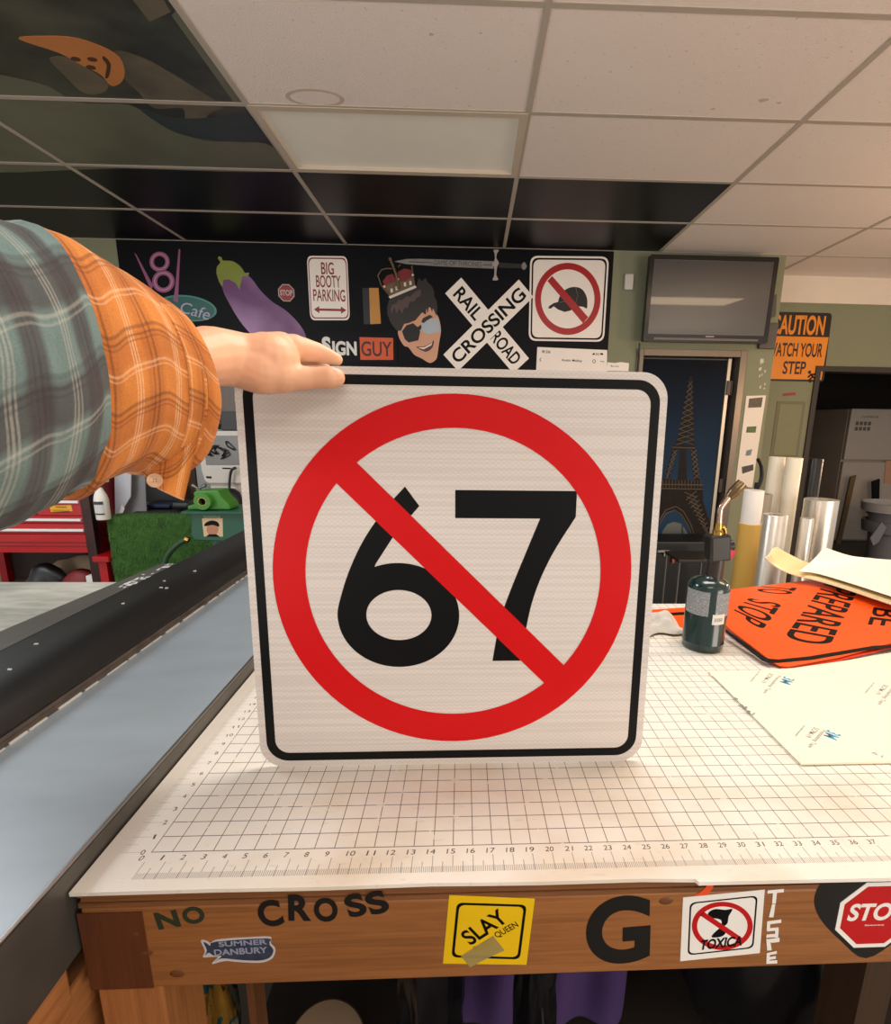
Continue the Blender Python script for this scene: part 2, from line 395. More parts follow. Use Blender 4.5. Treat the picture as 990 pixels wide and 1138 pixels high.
M_film = mat('black_film', (6, 6, 7), .4, spec=.2); M_redf = mat('red_film', (198, 5, 12), .4, spec=.25, noise=.04, nscale=2)
MB().prism(SA, rrect(0, 24, 0, 24.05, 1.5, 10), -.08, 0).build('panel', [M_sheet], sign)
MB().ring(SA, rrect(.42, 23.58, .42, 23.63, 1.3, 10), rrect(.95, 23.05, .95, 23.1, .85, 10), 0, .012).build('border', M_film, sign)
b = MB(); b.ring(SA, circ(12, 12.15, 10.56, k=96), circ(12, 12.15, 8.7, k=96), .012, .03)
f2 = SA.at(12, 12.15, 0, -math.pi/4); b.prism(f2, [(-8.9, -.83), (8.9, -.83), (8.9, .83), (-8.9, .83)], .012, .028)
b.build('prohibition_circle', M_redf, sign)
s7 = [(12.0, 17.36), (19.05, 17.36), (19.05, 15.85)] + sp2([(19.05, 15.85), (17.6, 13.3), (16.62, 10.6), (16.0, 6.92)], 8, False)[1:] + sp2([(14.3, 6.92), (14.72, 9.5), (15.35, 11.5), (16.1, 13.5), (16.95, 15.73)], 8, False) + [(12.0, 15.73)]
MB().prism(SA, s7, 0, .012).build('digit', M_film, sign)
out6 = sp2([(9.14, 17.53), (7.9, 16.2), (6.7, 14.5), (5.75, 12.6), (5.1, 10.6), (5.12, 9.0), (5.8, 7.7), (7.1, 6.85), (8.66, 6.58), (10.3, 6.9), (11.55, 7.9), (12.2, 9.3), (12.2, 10.5), (11.6, 11.8), (10.5, 12.7), (8.9, 13.05), (7.37, 13.0)], 6, False)
out6 += [(8.4, 14.7), (9.94, 16.42)]
# the six is cut into an upper stem and a bowl so that the counter stays open
b = MB()
bowl_o = circ(8.66, 9.82, 3.6, 3.24, 72); bowl_i = circ(8.67, 9.86, 1.93, 1.56, 72)
b.ring(SA, bowl_o, bowl_i, 0, .012)
b.prism(SA, sp2([(9.14, 17.53), (7.95, 16.2), (6.7, 14.4), (5.75, 12.4), (5.12, 10.4), (5.06, 9.6)], 6, False)+[(6.6, 10.2), (6.75, 11.4), (7.37, 13.0), (8.5, 14.75), (9.94, 16.42)], 0, .0115)
b.build('digit', M_film, sign)

# ================================================================== WORKBENCH AND CUTTING MATS
M_wood = wood_mat('fir_beam', (106, 63, 31), (168, 110, 60), (1, 0, 0)); M_woodend = wood_mat('dark_end', (66, 32, 16), (104, 56, 30), (0, 0, 1))
M_ply = wood_mat('plywood_edge', (70, 40, 22), (150, 98, 58), (1, 0, 0)); M_post = wood_mat('fir_post', (130, 78, 40), (182, 120, 70), (0, 0, 1))
bench = thing('workbench', 'heavy wooden workbench with sticker covered front beam under the cutting mats', 'workbench', (25, 17, -37))
MB().box(-2.15, 80, -2.13, -.6, -5.75, -1.0).build('front_beam', M_wood, bench, bevel=.12)
MB().box(-2.3, .62, -2.18, -2.128, -5.7, -1.25).build('end_patch', M_woodend, bench)
MB().box(-2.2, 80, -2.12, 36.6, -1.0, -.75).box(-2.1, 80, -2.06, 36.5, -.72, -.45).box(-2.2, 80, -2.12, 36.6, -.43, -.2).build('plywood_top', M_ply, bench)
for x, y in ((-.15, -.5), (74, -.5), (-.15, 32), (74, 32)): MB().box(x-2, x+1.05, y-1.5, y+1.8, -37, -1).build('leg', M_post, bench, bevel=.1)
lb_ = onY(174, 1118, -1.2).x
MB().box(lb_, lb_+.7, -1.2, 1.0, -30.2, -1).build('leg_brace', M_post, bench)
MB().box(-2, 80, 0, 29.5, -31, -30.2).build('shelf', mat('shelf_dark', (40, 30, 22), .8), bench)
for x, z in (FRONT.hit(152, 1037), FRONT.hit(162, 1058), FRONT.hit(197, 1082), FRONT.hit(740, 1001)):
    MB().ball((x, -2.1, z), .35, 8, sq=(1.1, .25, .7)).build('wood_knot', mat('knot', (104, 60, 28), .5), bench, smooth=60)

M_mat, h = newmat('cutting_mat_print', .38)
tv = h.tc.outputs['Object']; sx = h.nd('ShaderNodeSeparateXYZ'); h.lk(tv, sx.inputs[0])
X = h.math('DIVIDE', sx.outputs[0], S); Y = h.math('DIVIDE', sx.outputs[1], S)     # inches from the zero corner
def lines(o, step, wd):
    f = h.math('FRACT', h.math('ADD', h.math('DIVIDE', o, step), .5)); return h.math('LESS_THAN', h.math('ABSOLUTE', h.math('SUBTRACT', f, .5)), wd/step/2)
def rng(o, a, c): return h.math('MULTIPLY', h.math('GREATER_THAN', o, a), h.math('LESS_THAN', o, c))
grid = h.math('MAXIMUM', lines(X, 1, .045), lines(Y, 1, .05))
grid = h.math('MULTIPLY', grid, h.math('MULTIPLY', rng(X, -.03, 76.05), rng(Y, -.03, 60.05)))
dirt = h.noise(h.mapping(tv, (9, 9, 9)), 1.3, 6)
wear = h.math('GREATER_THAN', h.noise(h.mapping(tv, (40, 25, 10)), 1.4, 4), .36)
grid = h.math('MULTIPLY', grid, h.math('ADD', .25, h.math('MULTIPLY', wear, .6)))
def ticks(o, q, base):
    t1 = h.math('MULTIPLY', lines(o, 1, .04), rng(q, base-1.0, base)); t2 = h.math('MULTIPLY', lines(o, .5, .04), rng(q, base-1.0, base-.38))
    t3 = h.math('MULTIPLY', lines(o, .0625*1.5, .035), rng(q, base-1.0, base-.66))
    return h.math('MULTIPLY', h.math('MAXIMUM', t1, h.math('MAXIMUM', t2, t3)), rng(o, -.03, 60.03))
tk = h.math('MULTIPLY', h.math('MAXIMUM', h.math('MULTIPLY', ticks(X, Y, -.6), 1), h.math('MULTIPLY', ticks(Y, X, -.55), .5)), .6)
ink = h.math('MAXIMUM', grid, tk)
scr = h.math('GREATER_THAN', h.noise(h.mapping(tv, (14, 60, 10)), 2.5, 5), .66)
stain_and_warm_light = h.math('MULTIPLY', h.math('SUBTRACT', h.noise(h.mapping(tv, (1, 1.6, 1)), 5.5, 5), .45), 2.4)  # tan tint: warm light on the mat's front middle, put into its colour
stain_and_warm_light = h.math('MAXIMUM', 0, h.math('MINIMUM', stain_and_warm_light, 1))
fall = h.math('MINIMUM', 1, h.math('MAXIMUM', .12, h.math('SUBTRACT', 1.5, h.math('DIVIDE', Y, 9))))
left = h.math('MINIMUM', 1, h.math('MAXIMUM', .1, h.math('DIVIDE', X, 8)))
stain_and_warm_light = h.math('MULTIPLY', stain_and_warm_light, h.math('MULTIPLY', fall, left))
base = h.mix(h.math('MULTIPLY', stain_and_warm_light, .75), lin((232, 226, 216)), lin((196, 172, 134)))
base = h.mix(h.math('MULTIPLY', scr, .14), base, lin((150, 140, 128)))
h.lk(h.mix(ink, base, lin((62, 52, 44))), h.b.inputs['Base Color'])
def cmat(name, y0, y1, label, x1=79.5, zero=True):
    t = thing(name, label, 'cutting mat', (0, 0 if zero else 24, 0))
    ed = [(-2.4, y0)] + [(x, y0+random.uniform(-.05, .05)) for x in (4, 9, 14, 19, 24)] + [(26.6, y0-.1), (26.7, y0-.28), (33, y0-.3), (40, y0-.34), (x1, y0-.3), (x1, y1), (-2.4, y1)] if zero else [(-2.4, y0), (x1, y0), (x1, y1), (-2.4, y1)]
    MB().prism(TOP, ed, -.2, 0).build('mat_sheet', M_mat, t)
    return t
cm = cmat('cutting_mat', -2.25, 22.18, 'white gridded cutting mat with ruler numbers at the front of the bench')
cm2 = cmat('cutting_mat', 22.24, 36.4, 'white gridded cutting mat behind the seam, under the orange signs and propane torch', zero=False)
M_num = mat('mat_ink', (70, 60, 50), .6)
for i in range(0, 38): 
    b = MB(); text(b, TOP, str(i), i-.28 if i < 10 else i-.1, -.36, .08 if i == 1 else .2 if i < 10 else .42, .3, 0, .004, shear=.12)
    b.build('numeral', M_num, cm)
for i in range(0, 17):
    b = MB(); text(b, TOP, str(i), -.42, i+.0, .1 if i == 1 else .2 if i < 10 else .4, .3, 0, .004, rot=.2); b.build('numeral', M_num, cm)

# vinyl letters and stickers on the beam
def fb(px, py): return FRONT.hit(px, py)
M_vin = mat('letter_vinyl', (14, 12, 10), .45); M_ving = mat('letter_green', (34, 44, 26), .6)
for ch, px, py, wd, ht, ro, mm, lb in (('N', 186, 1022, 1.05, .95, .16, M_ving, 'faded dark letter N starting the word NO on the beam'), ('O', 215, 1017, 1.0, .95, .12, M_ving, 'faded dark letter O ending the word NO on the beam'),
        ('C', 300, 1015, 1.1, 1.5, .16, M_vin, 'black letter C starting the word CROSS on the beam'), ('R', 333, 1009, 1.05, 1.45, -.05, M_vin, 'black letter R in the word CROSS on the beam'),
        ('O', 362, 1011, 1.1, 1.35, .05, M_vin, 'black letter O in the middle of CROSS'), ('S', 395, 1006, .9, 1.3, .25, M_vin, 'first S of CROSS on the beam, next to the O'), ('S', 419, 1003, .95, 1.3, .3, M_vin, 'last letter S of CROSS, rightmost of that word'),
        ('G', 687, 1034, 3.2, 4.1, .06, M_vin, 'big bold black letter G between the yellow and the white sticker')):
    u, vv = fb(px, py); b = MB(); text(b, FRONT, ch, u, vv, wd, ht, 0, .02, ro, .035)
    tag(b.build('vinyl_letter', mm), lb, 'letter', 'black vinyl letters on the bench beam')
def sticker(name, label, cat, px, py): u, vv = fb(px, py); return thing(name, label, cat, FRONT.p(u, vv, 0)), u, vv
# yellow sticker
t, u, vv = sticker('sticker', 'yellow warning-style sticker reading SLAY QUEEN on the beam', 'sticker', 543, 1035)
YK = crop(480, 985, 7.071)
M_yel = mat('sticker_yellow', (232, 190, 10), .4, noise=.1, nscale=10)
MB().prism(FRONT, [FRONT.hit(*p) for p in YK([(135, 68), (808, 95), (742, 615), (86, 605)])], 0, .015).build('sticker_sheet', M_yel, t)
f2 = FRONT.at(*FRONT.hit(*YK([(450, 350)])[0]), 0, .0)
o4 = [FRONT.hit(*p) for p in YK([(195, 125), (745, 142), (690, 572), (152, 555)])]
def quadrr(q, ins, r=.1, k=6):
    c = [Vector((a, d_, 0)) for a, d_ in q]; ce = sum(c, Vector())/4
    cc = [ce+(p-ce)*(1-ins) for p in c]; out = []
    for i in range(4):
        p, a, d_ = cc[i], cc[i-1], cc[(i+1) % 4]
        s0, s1 = p+(a-p)*r, p+(d_-p)*r
        for j in range(k+1):
            tt = j/k; q_ = s0*(1-tt)**2+p*2*tt*(1-tt)+s1*tt*tt; out.append((q_.x, q_.y))
    return out
MB().ring(FRONT, quadrr(o4, 0), quadrr(o4, .08), .015, .02).build('border', M_ink, t)
b = MB(); a, c_ = FRONT.hit(*YK([(412, 318)])[0]); text(b, FRONT, 'SLAY', a, c_, 2.35, .95, .015, .022, .66, .02, shear=.0); b.build('lettering', M_ink, t); b = MB()
a, c_ = FRONT.hit(*YK([(585, 342)])[0]); text(b, FRONT, 'QUEEN', a, c_, 1.25, .42, .015, .022, .58, .01); b.build('lettering', M_ink, t)
b = MB(); a, c_ = FRONT.hit(*YK([(410, 455)])[0]); text(b, FRONT, 'PUSSY', a, c_, 1.1, .36, .015, .022, .55, .0); b.build('faded_lettering', mat('faded_ink', (150, 120, 40), .6), t)
MB().prism(FRONT, [FRONT.hit(*p) for p in YK([(225, 545), (480, 385), (570, 500), (380, 590), (300, 635)])], .015, .0215).build('tape_strip', mat('clear_tape', (186, 170, 110), .35, alpha=.55), t)
# no-pest sticker
TK = crop(740, 970, 3.96)
t, u, vv = sticker('sticker', 'white sticker with crossed-out figure in red circle reading TOXICA', 'sticker', 801, 1030)
MB().prism(FRONT, [FRONT.hit(*p) for p in TK([(75, 108), (434, 73), (412, 352), (62, 388)])], 0, .015).build('sticker_sheet', M_white, t)
o4 = [FRONT.hit(*p) for p in TK([(104, 130), (403, 98), (384, 330), (94, 362)])]
MB().ring(FRONT, quadrr(o4, 0), quadrr(o4, .05), .015, .02).build('border', M_ink, t)
b = MB()
flt = lambda pts, n0, n1: b.prism(FRONT, [FRONT.hit(*p) for p in TK(pts)], n0, n1)
flt(sp2([(185, 175), (215, 158), (260, 162), (292, 158), (275, 190), (270, 220), (250, 240), (262, 262), (240, 280), (200, 282), (212, 262), (240, 235), (240, 205), (195, 195)], 3), .015, .02)
b.build('figure', M_ink, t)
b = MB(); b.ring(FRONT, [FRONT.hit(*p) for p in TK(circ(247, 232, 134, 106, 48))], [FRONT.hit(*p) for p in TK(circ(247, 232, 111, 86, 48))], .015, .024)
flt([(148, 185), (166, 170), (335, 285), (318, 300)], .015, .024); b.build('prohibition_circle', M_red, t)
b = MB(); a, c_ = FRONT.hit(*TK([(243, 306)])[0]); text(b, FRONT, 'TOXICA', a, c_, 2.15, .62, .024, .03, .1, .03, shear=.15); b.build('lettering', M_ink, t)
# small orange scrap above it
b = MB(); flt([(125, 100), (160, 78), (185, 50), (213, 42), (205, 66), (185, 95)], 0, .02)
tag(b.build('tape_scrap', mat('orange_scrap', (226, 78, 30), .5)), 'small torn orange scrap stuck above the white sticker on the beam', 'tape')
# tape lettering TISLE
b = MB()
for pts in ([(446, 76), (518, 70), (517, 84), (446, 90)], [(470, 86), (487, 86), (482, 134), (466, 134)], [(466, 137), (480, 137), (472, 194), (452, 194)],
            [(446, 212), (506, 204), (506, 218), (446, 226)], [(444, 214), (458, 214), (456, 252), (442, 252)], [(444, 244), (492, 238), (492, 252), (444, 256)], [(480, 244), (495, 242), (492, 284), (478, 284)], [(442, 270), (490, 266), (490, 280), (440, 284)],
            [(440, 290), (456, 290), (464, 338), (444, 340)], [(450, 290), (498, 284), (498, 302), (462, 306)],
            [(442, 352), (486, 342), (486, 354), (442, 362)], [(442, 352), (456, 352), (454, 398), (440, 398)], [(442, 370), (482, 364), (482, 376), (442, 382)], [(442, 386), (488, 382), (488, 396), (442, 398)]):
    nz = .02+len(b.v)*.0001; flt(pts, nz-.015, nz)
tag(b.build('tape_lettering', M_white), 'white tape letters running down the beam beside the heart', 'lettering')
# black heart and stop sticker
u, vv = fb(966, 1015)
hp = [(0, -2.4), (-1.2, -1.35), (-2.2, -.1), (-2.55, 1.0), (-2.2, 1.95), (-1.4, 2.2), (-.6, 1.9), (0, 1.35), (.6, 1.9), (1.4, 2.2), (2.2, 1.95), (2.55, 1.0), (2.2, -.1), (1.2, -1.35)]
tag(MB().prism(FRONT, [(u+.3+x*1.3, vv-.05+y*1.15) for x, y in sp2(hp, 4)], 0, .012).build('heart_decal', M_vin), 'black heart decal on the beam behind the stop sticker', 'sticker')
t = thing('sticker', 'red octagonal stop sticker with white edge over the black heart', 'sticker', FRONT.p(u, vv, 0))
oc = lambda r: [(u+.35+r*math.cos(math.pi/8+k*math.pi/4), vv-.1+r*math.sin(math.pi/8+k*math.pi/4)) for k in range(8)]
MB().prism(FRONT, oc(2.15), .012, .03).build('sticker_sheet', M_white, t); MB().prism(FRONT, oc(1.9), .03, .036).build('red_face', M_red, t)
b = MB(); text(b, FRONT, 'STOP', u+.35, vv+.12, 2.9, 1.05, .036, .042, .0, .03, shear=.12); b.build('lettering', M_white, t); b = MB(); text(b, FRONT, '(harassment)', u+.35, vv-.7, 1.0, .12, .036, .042); b.build('small_lettering', M_white, t)
# whale sticker
WK = crop(210, 1030, 9)
t, u, vv = sticker('sticker', 'small blue and white whale-shaped sticker with lettering under NO CROSS', 'sticker', 265, 1053)
b = MB(); fw_ = lambda pts, n0, n1, mi=0: b.prism(FRONT, [FRONT.hit(*p) for p in WK(pts)], n0, n1, mi)
whale = [(120, 145), (140, 130), (180, 140), (215, 160), (270, 128), (480, 108), (560, 105), (800, 95), (822, 130), (820, 165), (862, 215), (855, 280), (810, 330), (700, 358), (500, 350), (360, 340), (240, 370), (240, 350), (290, 300), (210, 300), (140, 300), (160, 240)]
fw_(sp2(whale, 3), 0, .014); b.build('sticker_sheet', mat('sticker_pale', (196, 196, 200), .4), t)
b = MB(); fw_(sp2([(146, 152), (185, 165), (215, 185), (270, 145), (780, 112), (805, 150), (810, 180), (845, 225), (830, 280), (780, 318), (680, 335), (480, 325), (330, 312), (260, 345), (330, 290), (250, 285), (200, 255), (160, 285), (180, 230)], 3), .014, .02)
b.build('whale_print', mat('whale_blue', (58, 68, 92), .45, noise=.5, nscale=60), t)
b = MB(); a, c_ = FRONT.hit(*WK([(540, 158)])[0]); text(b, FRONT, 'SUMNER', a, c_, 2.25, .3, .02, .026, .03, .02); b.build('lettering', mat('whale_text', (150, 156, 180), .45), t); b = MB()
a, c_ = FRONT.hit(*WK([(520, 240)])[0]); text(b, FRONT, 'DANBURY', a, c_, 2.5, .36, .02, .026, .03, .02); b.build('lettering', mat('whale_text', (150, 156, 180), .45), t)

# ================================================================== METAL TABLE WITH ROLLER, GLASS TABLE
M_zinc, h = newmat('grey_steel_top', .36)
tv = h.tc.outputs['Object']; f = h.noise(h.mapping(tv, (3, 9, 3)), 2, 6); f2_ = h.noise(tv, 2.2, 4)
h.lk(h.mix(h.math('ADD', h.math('MULTIPLY', f, .6), h.math('MULTIPLY', f2_, .5)), lin((124, 134, 142)), lin((160, 172, 182))), h.b.inputs['Base Color']); h.b.inputs['Metallic'].default_value = .1
M_zside = mat('grey_steel_side', (104, 100, 94), .4, .6, noise=.3, nscale=12)
M_blackr = mat('roller_rubber', (20, 19, 20), .4, noise=.25, nscale=20)
tb = thing('work_table', 'long grey steel topped table left of the cutting mat', 'table', (-12, 10, -37))
MB().box(-18, -2.6, -24, 60, .7, 1.1).build('table_top', M_zinc, tb, bevel=.05)
MB().box(-2.75, -2.5, -24, 60, -3.4, .95).box(-2.9, -2.72, -24, 60, -3.6, -3.2).build('side_apron', M_zside, tb)
MB().tube([(-2.6, -24, 1.05), (-2.6, 60, 1.05)], .11, 8).build('edge_strip', M_steel, tb, smooth=60)
MB().box(-6, -2.6, -24, -2.8, -5.2, -3.4).box(-6, -2.9, -24, 36, -7.4, -5.2).box(-6, -3.2, -24, 36, -12, -7.4).build('wood_rail', M_wood if False else wood_mat('rail_wood', (128, 74, 38), (190, 128, 76), (0, 1, 0)), tb, bevel=.15)
for x, y in ((-4.5, -20), (-4.5, 55), (-16, -20), (-16, 55)): MB().box(x-1.5, x+1.5, y-1.5, y+1.5, -37, -7 if x > -10 else .7).build('leg', M_post, tb)
rl = thing('roller_beam', 'long black beam lying along the grey table with scuffed lower edge', 'beam', (-15.5, 20, 1.1))
prof = [(-13.0, 1.6), (-12.7, 2.1), (-12.9, 2.7), (-13.6, 3.3), (-14.6, 3.75), (-15.6, 3.95), (-16.4, 3.95), (-18.9, 4.0), (-18.9, 1.5)]
b = MB(); b.loft([[(x, y, z) for x, z in prof] for y in (-20, 61)], 0); b.build('beam_body', M_blackr, rl, smooth=35)
MB().box(-18.9, -12.75, -20, 61, 1.1, 1.5).loft([[(-12.75, y, 1.1), (-12.9, y, 1.75), (-13.4, y, 1.9), (-13.6, y, 1.1)] for y in (-20, 61)]).build('scuffed_lip', mat('lip', (86, 74, 66), .55, noise=.55, nscale=25), rl)
b = MB(); y = -18
while y < 58:
    L = random.uniform(.6, 2.6); b.box(-12.78, -12.66, y, y+L, 1.1, 1.1+random.uniform(.05, .16)); y += L+random.uniform(.05, 1.2)
b.build('tape_residue', mat('residue', (196, 192, 186), .6), rl)
b = MB(); b.loft([[(-18.9, y, 4.05), (-18.9, y, 2.2), (x2, y, 2.2), (x2, y, 4.05)] for y, x2 in ((-20, -22.6), (20, -21.9), (39.5, -20.6))]); b.build('side_ledge', mat('ledge_grey', (104, 102, 100), .35, .5, noise=.2), rl)
b = MB()
for k in range(26):
    y = random.uniform(30, 39); x = random.uniform(-20.2, -19.1); b.box(x, x+random.uniform(.1, .5), y, y+random.uniform(.1, .7), 4.05, 4.07)
for k in range(9):
    y = random.uniform(5, 50); x = random.uniform(-18.4, -15); b.box(x, x+random.uniform(.1, .3), y, y+random.uniform(.1, .2), 3.9, 4.03)
b.build('paint_fleck', mat('flecks', (200, 200, 200), .6), rl)
gt = thing('glass_table', 'pale low cutting table on the left beyond the black beam', 'table', (-45, 15, -37))
M_glass, h = newmat('pale_top', .25); tv = h.tc.outputs['Object']
f = h.noise(h.mapping(tv, (2.2, 7, 1)), 2.5, 6); h.lk(h.mix(h.math('MULTIPLY', h.math('SUBTRACT', f, .35), 2.6), lin((150, 154, 146)), lin((204, 202, 192))), h.b.inputs['Base Color'])  # streaky green-grey reflections put into the top's colour
MB().box(-80, -21.6, -20, 38.6, 1.2, 2.0).build('table_top', M_glass, gt, bevel=.06)
MB().box(-79, -22.6, -19, 37.6, -4, 1.2).build('table_apron', mat('apron', (110, 108, 104), .5), gt)
for x, y in ((-77, -17), (-25, -17), (-77, 35), (-25, 35)): MB().box(x-1.2, x+1.2, y-1.2, y+1.2, -37, -4).build('leg', M_dark, gt)

# ================================================================== WALL DECORATIONS
def wt(name, label, cat, px, py, group=None): u, v = WALL.hit(px, py); return thing(name, label, cat, WALL.p(u, v, .12), group)
def wpoly(b, pts, n0, n1, mi=0): return b.prism(WALL, [WALL.hit(*p) for p in pts], n0, n1, mi)
ID = lambda p: p
# neon decal
t = wt('neon_decal', 'pink neon-style figure eight between two slanting bars on the black wall', 'decal', 190, 310)
M_neon = mat('neon_pink', (150, 82, 122), .4); M_neon2 = mat('neon_light', (190, 140, 165), .4)
NK = crop(140, 265, 8.25)
b = MB(); b2 = MB()
for cx, cy, r in ((310, 215, 72), (345, 395, 80)):
    for bb, a, c_, n in ((b, 1.28, .72, .13), (b2, 1.05, .93, .15)):
        bb.ring(WALL, wp(NK(circ(cx, cy, r*a, r*a))), wp(NK(circ(cx, cy, r*c_, r*c_))), .1, n)
b.build('figure_eight', M_neon, t); b2.build('tube_highlight', M_neon2, t)
b = MB(); wpoly(b, NK([(78, 130), (98, 150), (250, 430), (235, 480), (205, 420)]), .1, .13); b.build('neon_bar', M_neon, t)
b = MB(); wpoly(b, NK([(484, 100), (500, 100), (478, 590), (436, 570), (455, 430)]), .1, .13); b.build('neon_bar', M_neon, t)
t = wt('oval_decal', 'teal oval decal with pale script under the pink figure eight', 'decal', 215, 350)
b = MB(); wpoly(b, NK(circ(560, 640, 275, 118, 64, .12)), .1, .115); b.build('oval', mat('oval_edge', (64, 132, 122), .4), t)
b = MB(); wpoly(b, NK(circ(560, 642, 255, 104, 64, .12)), .115, .125); b.build('oval_face', mat('oval_teal', (24, 92, 84), .4), t)
b = MB(); u, v = WALL.hit(*NK([(640, 665)])[0]); text(b, WALL, 'Cafe', u, v, 8.6, 3.2, .13, .15, -.25, shear=.2); b.build('lettering', mat('oval_text', (176, 166, 196), .4), t)
# eggplant
t = wt('eggplant_decal', 'large purple eggplant decal with green cap on the black wall', 'decal', 290, 340)
EK = crop(130, 260, 3.414)
M_egg, h = newmat('eggplant', .4); v_ = h.tc.outputs['Object']; sx = h.nd('ShaderNodeSeparateXYZ'); h.lk(v_, sx.inputs[0])
f = h.math('ADD', h.math('MULTIPLY', sx.outputs[0], 1.1), h.math('MULTIPLY', sx.outputs[2], 1.5))
n_ = h.noise(v_, 3.2, 2)
f = h.math('ADD', h.math('MULTIPLY', h.math('ABSOLUTE', f), 1.6), h.math('MULTIPLY', h.math('SUBTRACT', n_, .5), 1.8))
h.lk(h.mix(f, lin((98, 40, 102)), lin((168, 124, 172))), h.b.inputs['Base Color'])
b = MB(); wpoly(b, EK(sp2([(398, 170), (403, 215), (430, 270), (470, 335), (520, 390), (590, 440), (670, 460), (718, 430), (716, 385), (690, 340), (640, 290), (590, 258), (545, 215), (515, 175), (485, 148), (440, 135)], 4)), .1, .12); b.build('fruit', M_egg, t)
b = MB(); wpoly(b, EK(sp2([(378, 150), (380, 125), (393, 109), (384, 94), (387, 86), (398, 90), (403, 101), (440, 104), (470, 125), (485, 148)], 3, False)+[(503, 148), (498, 158), (476, 162), (465, 212), (452, 188), (425, 172), (405, 175), (400, 202), (388, 182)]), .12, .14)
b.build('cap', mat('eggplant_green', (136, 146, 48), .45, noise=.2, nscale=4), t)
# small stop sign
t = wt('stop_sign', 'tiny red octagonal stop sign on the black wall beside the eggplant', 'sign', 318, 326)
u, v = WALL.hit(318.3, 325.6); oc = lambda r: [(u+r*math.cos(math.pi/8+k*math.pi/4), v+r*math.sin(math.pi/8+k*math.pi/4)) for k in range(8)]
MB().prism(WALL, oc(2.55), .1, .18).build('panel', mat('small_white', (190, 170, 165), .4), t); MB().prism(WALL, oc(2.3), .18, .2).build('red_face', mat('stop_red', (140, 22, 30), .4), t)
b = MB(); text(b, WALL, 'STOP', u, v, 3.7, 1.6, .2, .22, 0, .03); b.build('lettering', mat('small_white'), t)
# parking sign
M_burg = mat('burgundy', (138, 22, 34), .4); M_signw = mat('sign_white', (246, 236, 228), .4, noise=.04)
t = wt('parking_sign', 'white and dark red parking sign with a double arrow on the black wall', 'sign', 366, 320)
q = [WALL.hit(*p) for p in ((341, 284.5), (386, 285), (389, 356), (345, 356))]
MB().prism(WALL, quadrr(q, 0, .12), .1, .2).build('panel', M_signw, t)
MB().ring(WALL, quadrr(q, .05, .12), quadrr(q, .09, .12), .2, .215).build('border', M_burg, t)
b = MB()
for s_, px, py, wd in (('BIG', 364, 298.5, 3.7), ('BOOTY', 365, 313, 7.2), ('PARKING', 366, 328.5, 9.4)):
    u, v = WALL.hit(px, py); text(b, WALL, s_, u, v, wd, 3.3, .2, .22, 0, .012)
b.build('lettering', M_burg, t)
u, v = WALL.hit(367, 344.5); MB().prism(WALL, [(u-4.8, v), (u-3.2, v+1), (u-3.2, v+.32), (u+3.2, v+.32), (u+3.2, v+1), (u+4.8, v), (u+3.2, v-1), (u+3.2, v-.32), (u-3.2, v-.32), (u-3.2, v-1)], .2, .22).build('arrow', M_burg, t)
# plain two-tone board figure
t = wt('board_decal', 'small upright two-tone dark and tan board decal above the SIGN GUY sign', 'decal', 415, 340)
BK = crop(400, 270, 8.13)
b = MB(); wpoly(b, BK([(22, 408), (92, 408), (100, 735), (36, 735)]), .1, .2); b.build('dark_half', mat('board_dark', (26, 28, 36), .5), t)
b = MB(); wpoly(b, BK([(84, 408), (168, 408), (190, 730), (94, 735)]), .1, .22); b.build('tan_half', mat('board_tan', (196, 138, 62), .5, noise=.12, nscale=9), t)
# SIGN GUY
t = wt('shop_sign', 'black and orange rectangular sign reading SIGN GUY', 'sign', 395, 388)
GK = crop(300, 340, 6.19)
b = MB(); wpoly(b, GK([(335, 178), (870, 190), (878, 395), (335, 390)]), .1, .4); b.build('panel', mat('sign_board', (14, 14, 17), .5, spec=.15), t)
b = MB(); wpoly(b, quadrr_px if False else GK([(618, 216), (848, 222), (850, 372), (624, 372)]), .4, .44); b.build('orange_block', mat('guy_orange', (214, 84, 26), .4), t)
b = MB(); u, v = WALL.hit(*GK([(390, 272)])[0]); text(b, WALL, 'S', u, v, 2.6, 4.9, .4, .46, 0, .05); u, v = WALL.hit(*GK([(515, 293)])[0]); text(b, WALL, 'IGN', u, v, 7.3, 4.1, .4, .46, 0, .04); b.build('lettering', M_white, t)
b = MB(); u, v = WALL.hit(*GK([(735, 297)])[0]); text(b, WALL, 'GUY', u, v, 9.2, 4.3, .44, .48, 0, .012); b.build('lettering', mat('guy_text', (60, 12, 20), .4), t)
# cartoon head
t = wt('cartoon_head_decal', 'cartoon head decal with dark hair, sunglasses, wide smile and a red crown', 'decal', 462, 350)
M_skinp = mat('print_skin', (214, 158, 128), .4); M_hairp = mat('print_hair', (40, 32, 30), .4); M_hairh = mat('print_hair_light', (84, 66, 60), .4)
b = MB(); wpoly(b, BK(sp2([(342, 805), (365, 780), (385, 740), (480, 700), (560, 620), (640, 580), (690, 640), (715, 690), (732, 790), (715, 900), (700, 1010), (685, 1055), (630, 1085), (560, 1045), (490, 1010), (440, 945), (400, 930), (360, 870)], 3)), .1, .12); b.build('face', M_skinp, t)
b = MB(); wpoly(b, BK([(250, 650), (245, 590), (262, 520), (300, 460), (420, 420), (510, 390), (530, 318), (560, 345), (590, 316), (615, 360), (650, 392), (670, 440), (668, 480), (692, 520), (700, 600), (690, 660), (660, 590), (652, 625), (625, 560), (612, 640), (600, 590), (595, 650), (562, 628), (500, 700), (440, 725), (400, 732), (370, 795), (330, 790), (280, 725)]), .12, .14); b.build('hair', M_hairp, t)
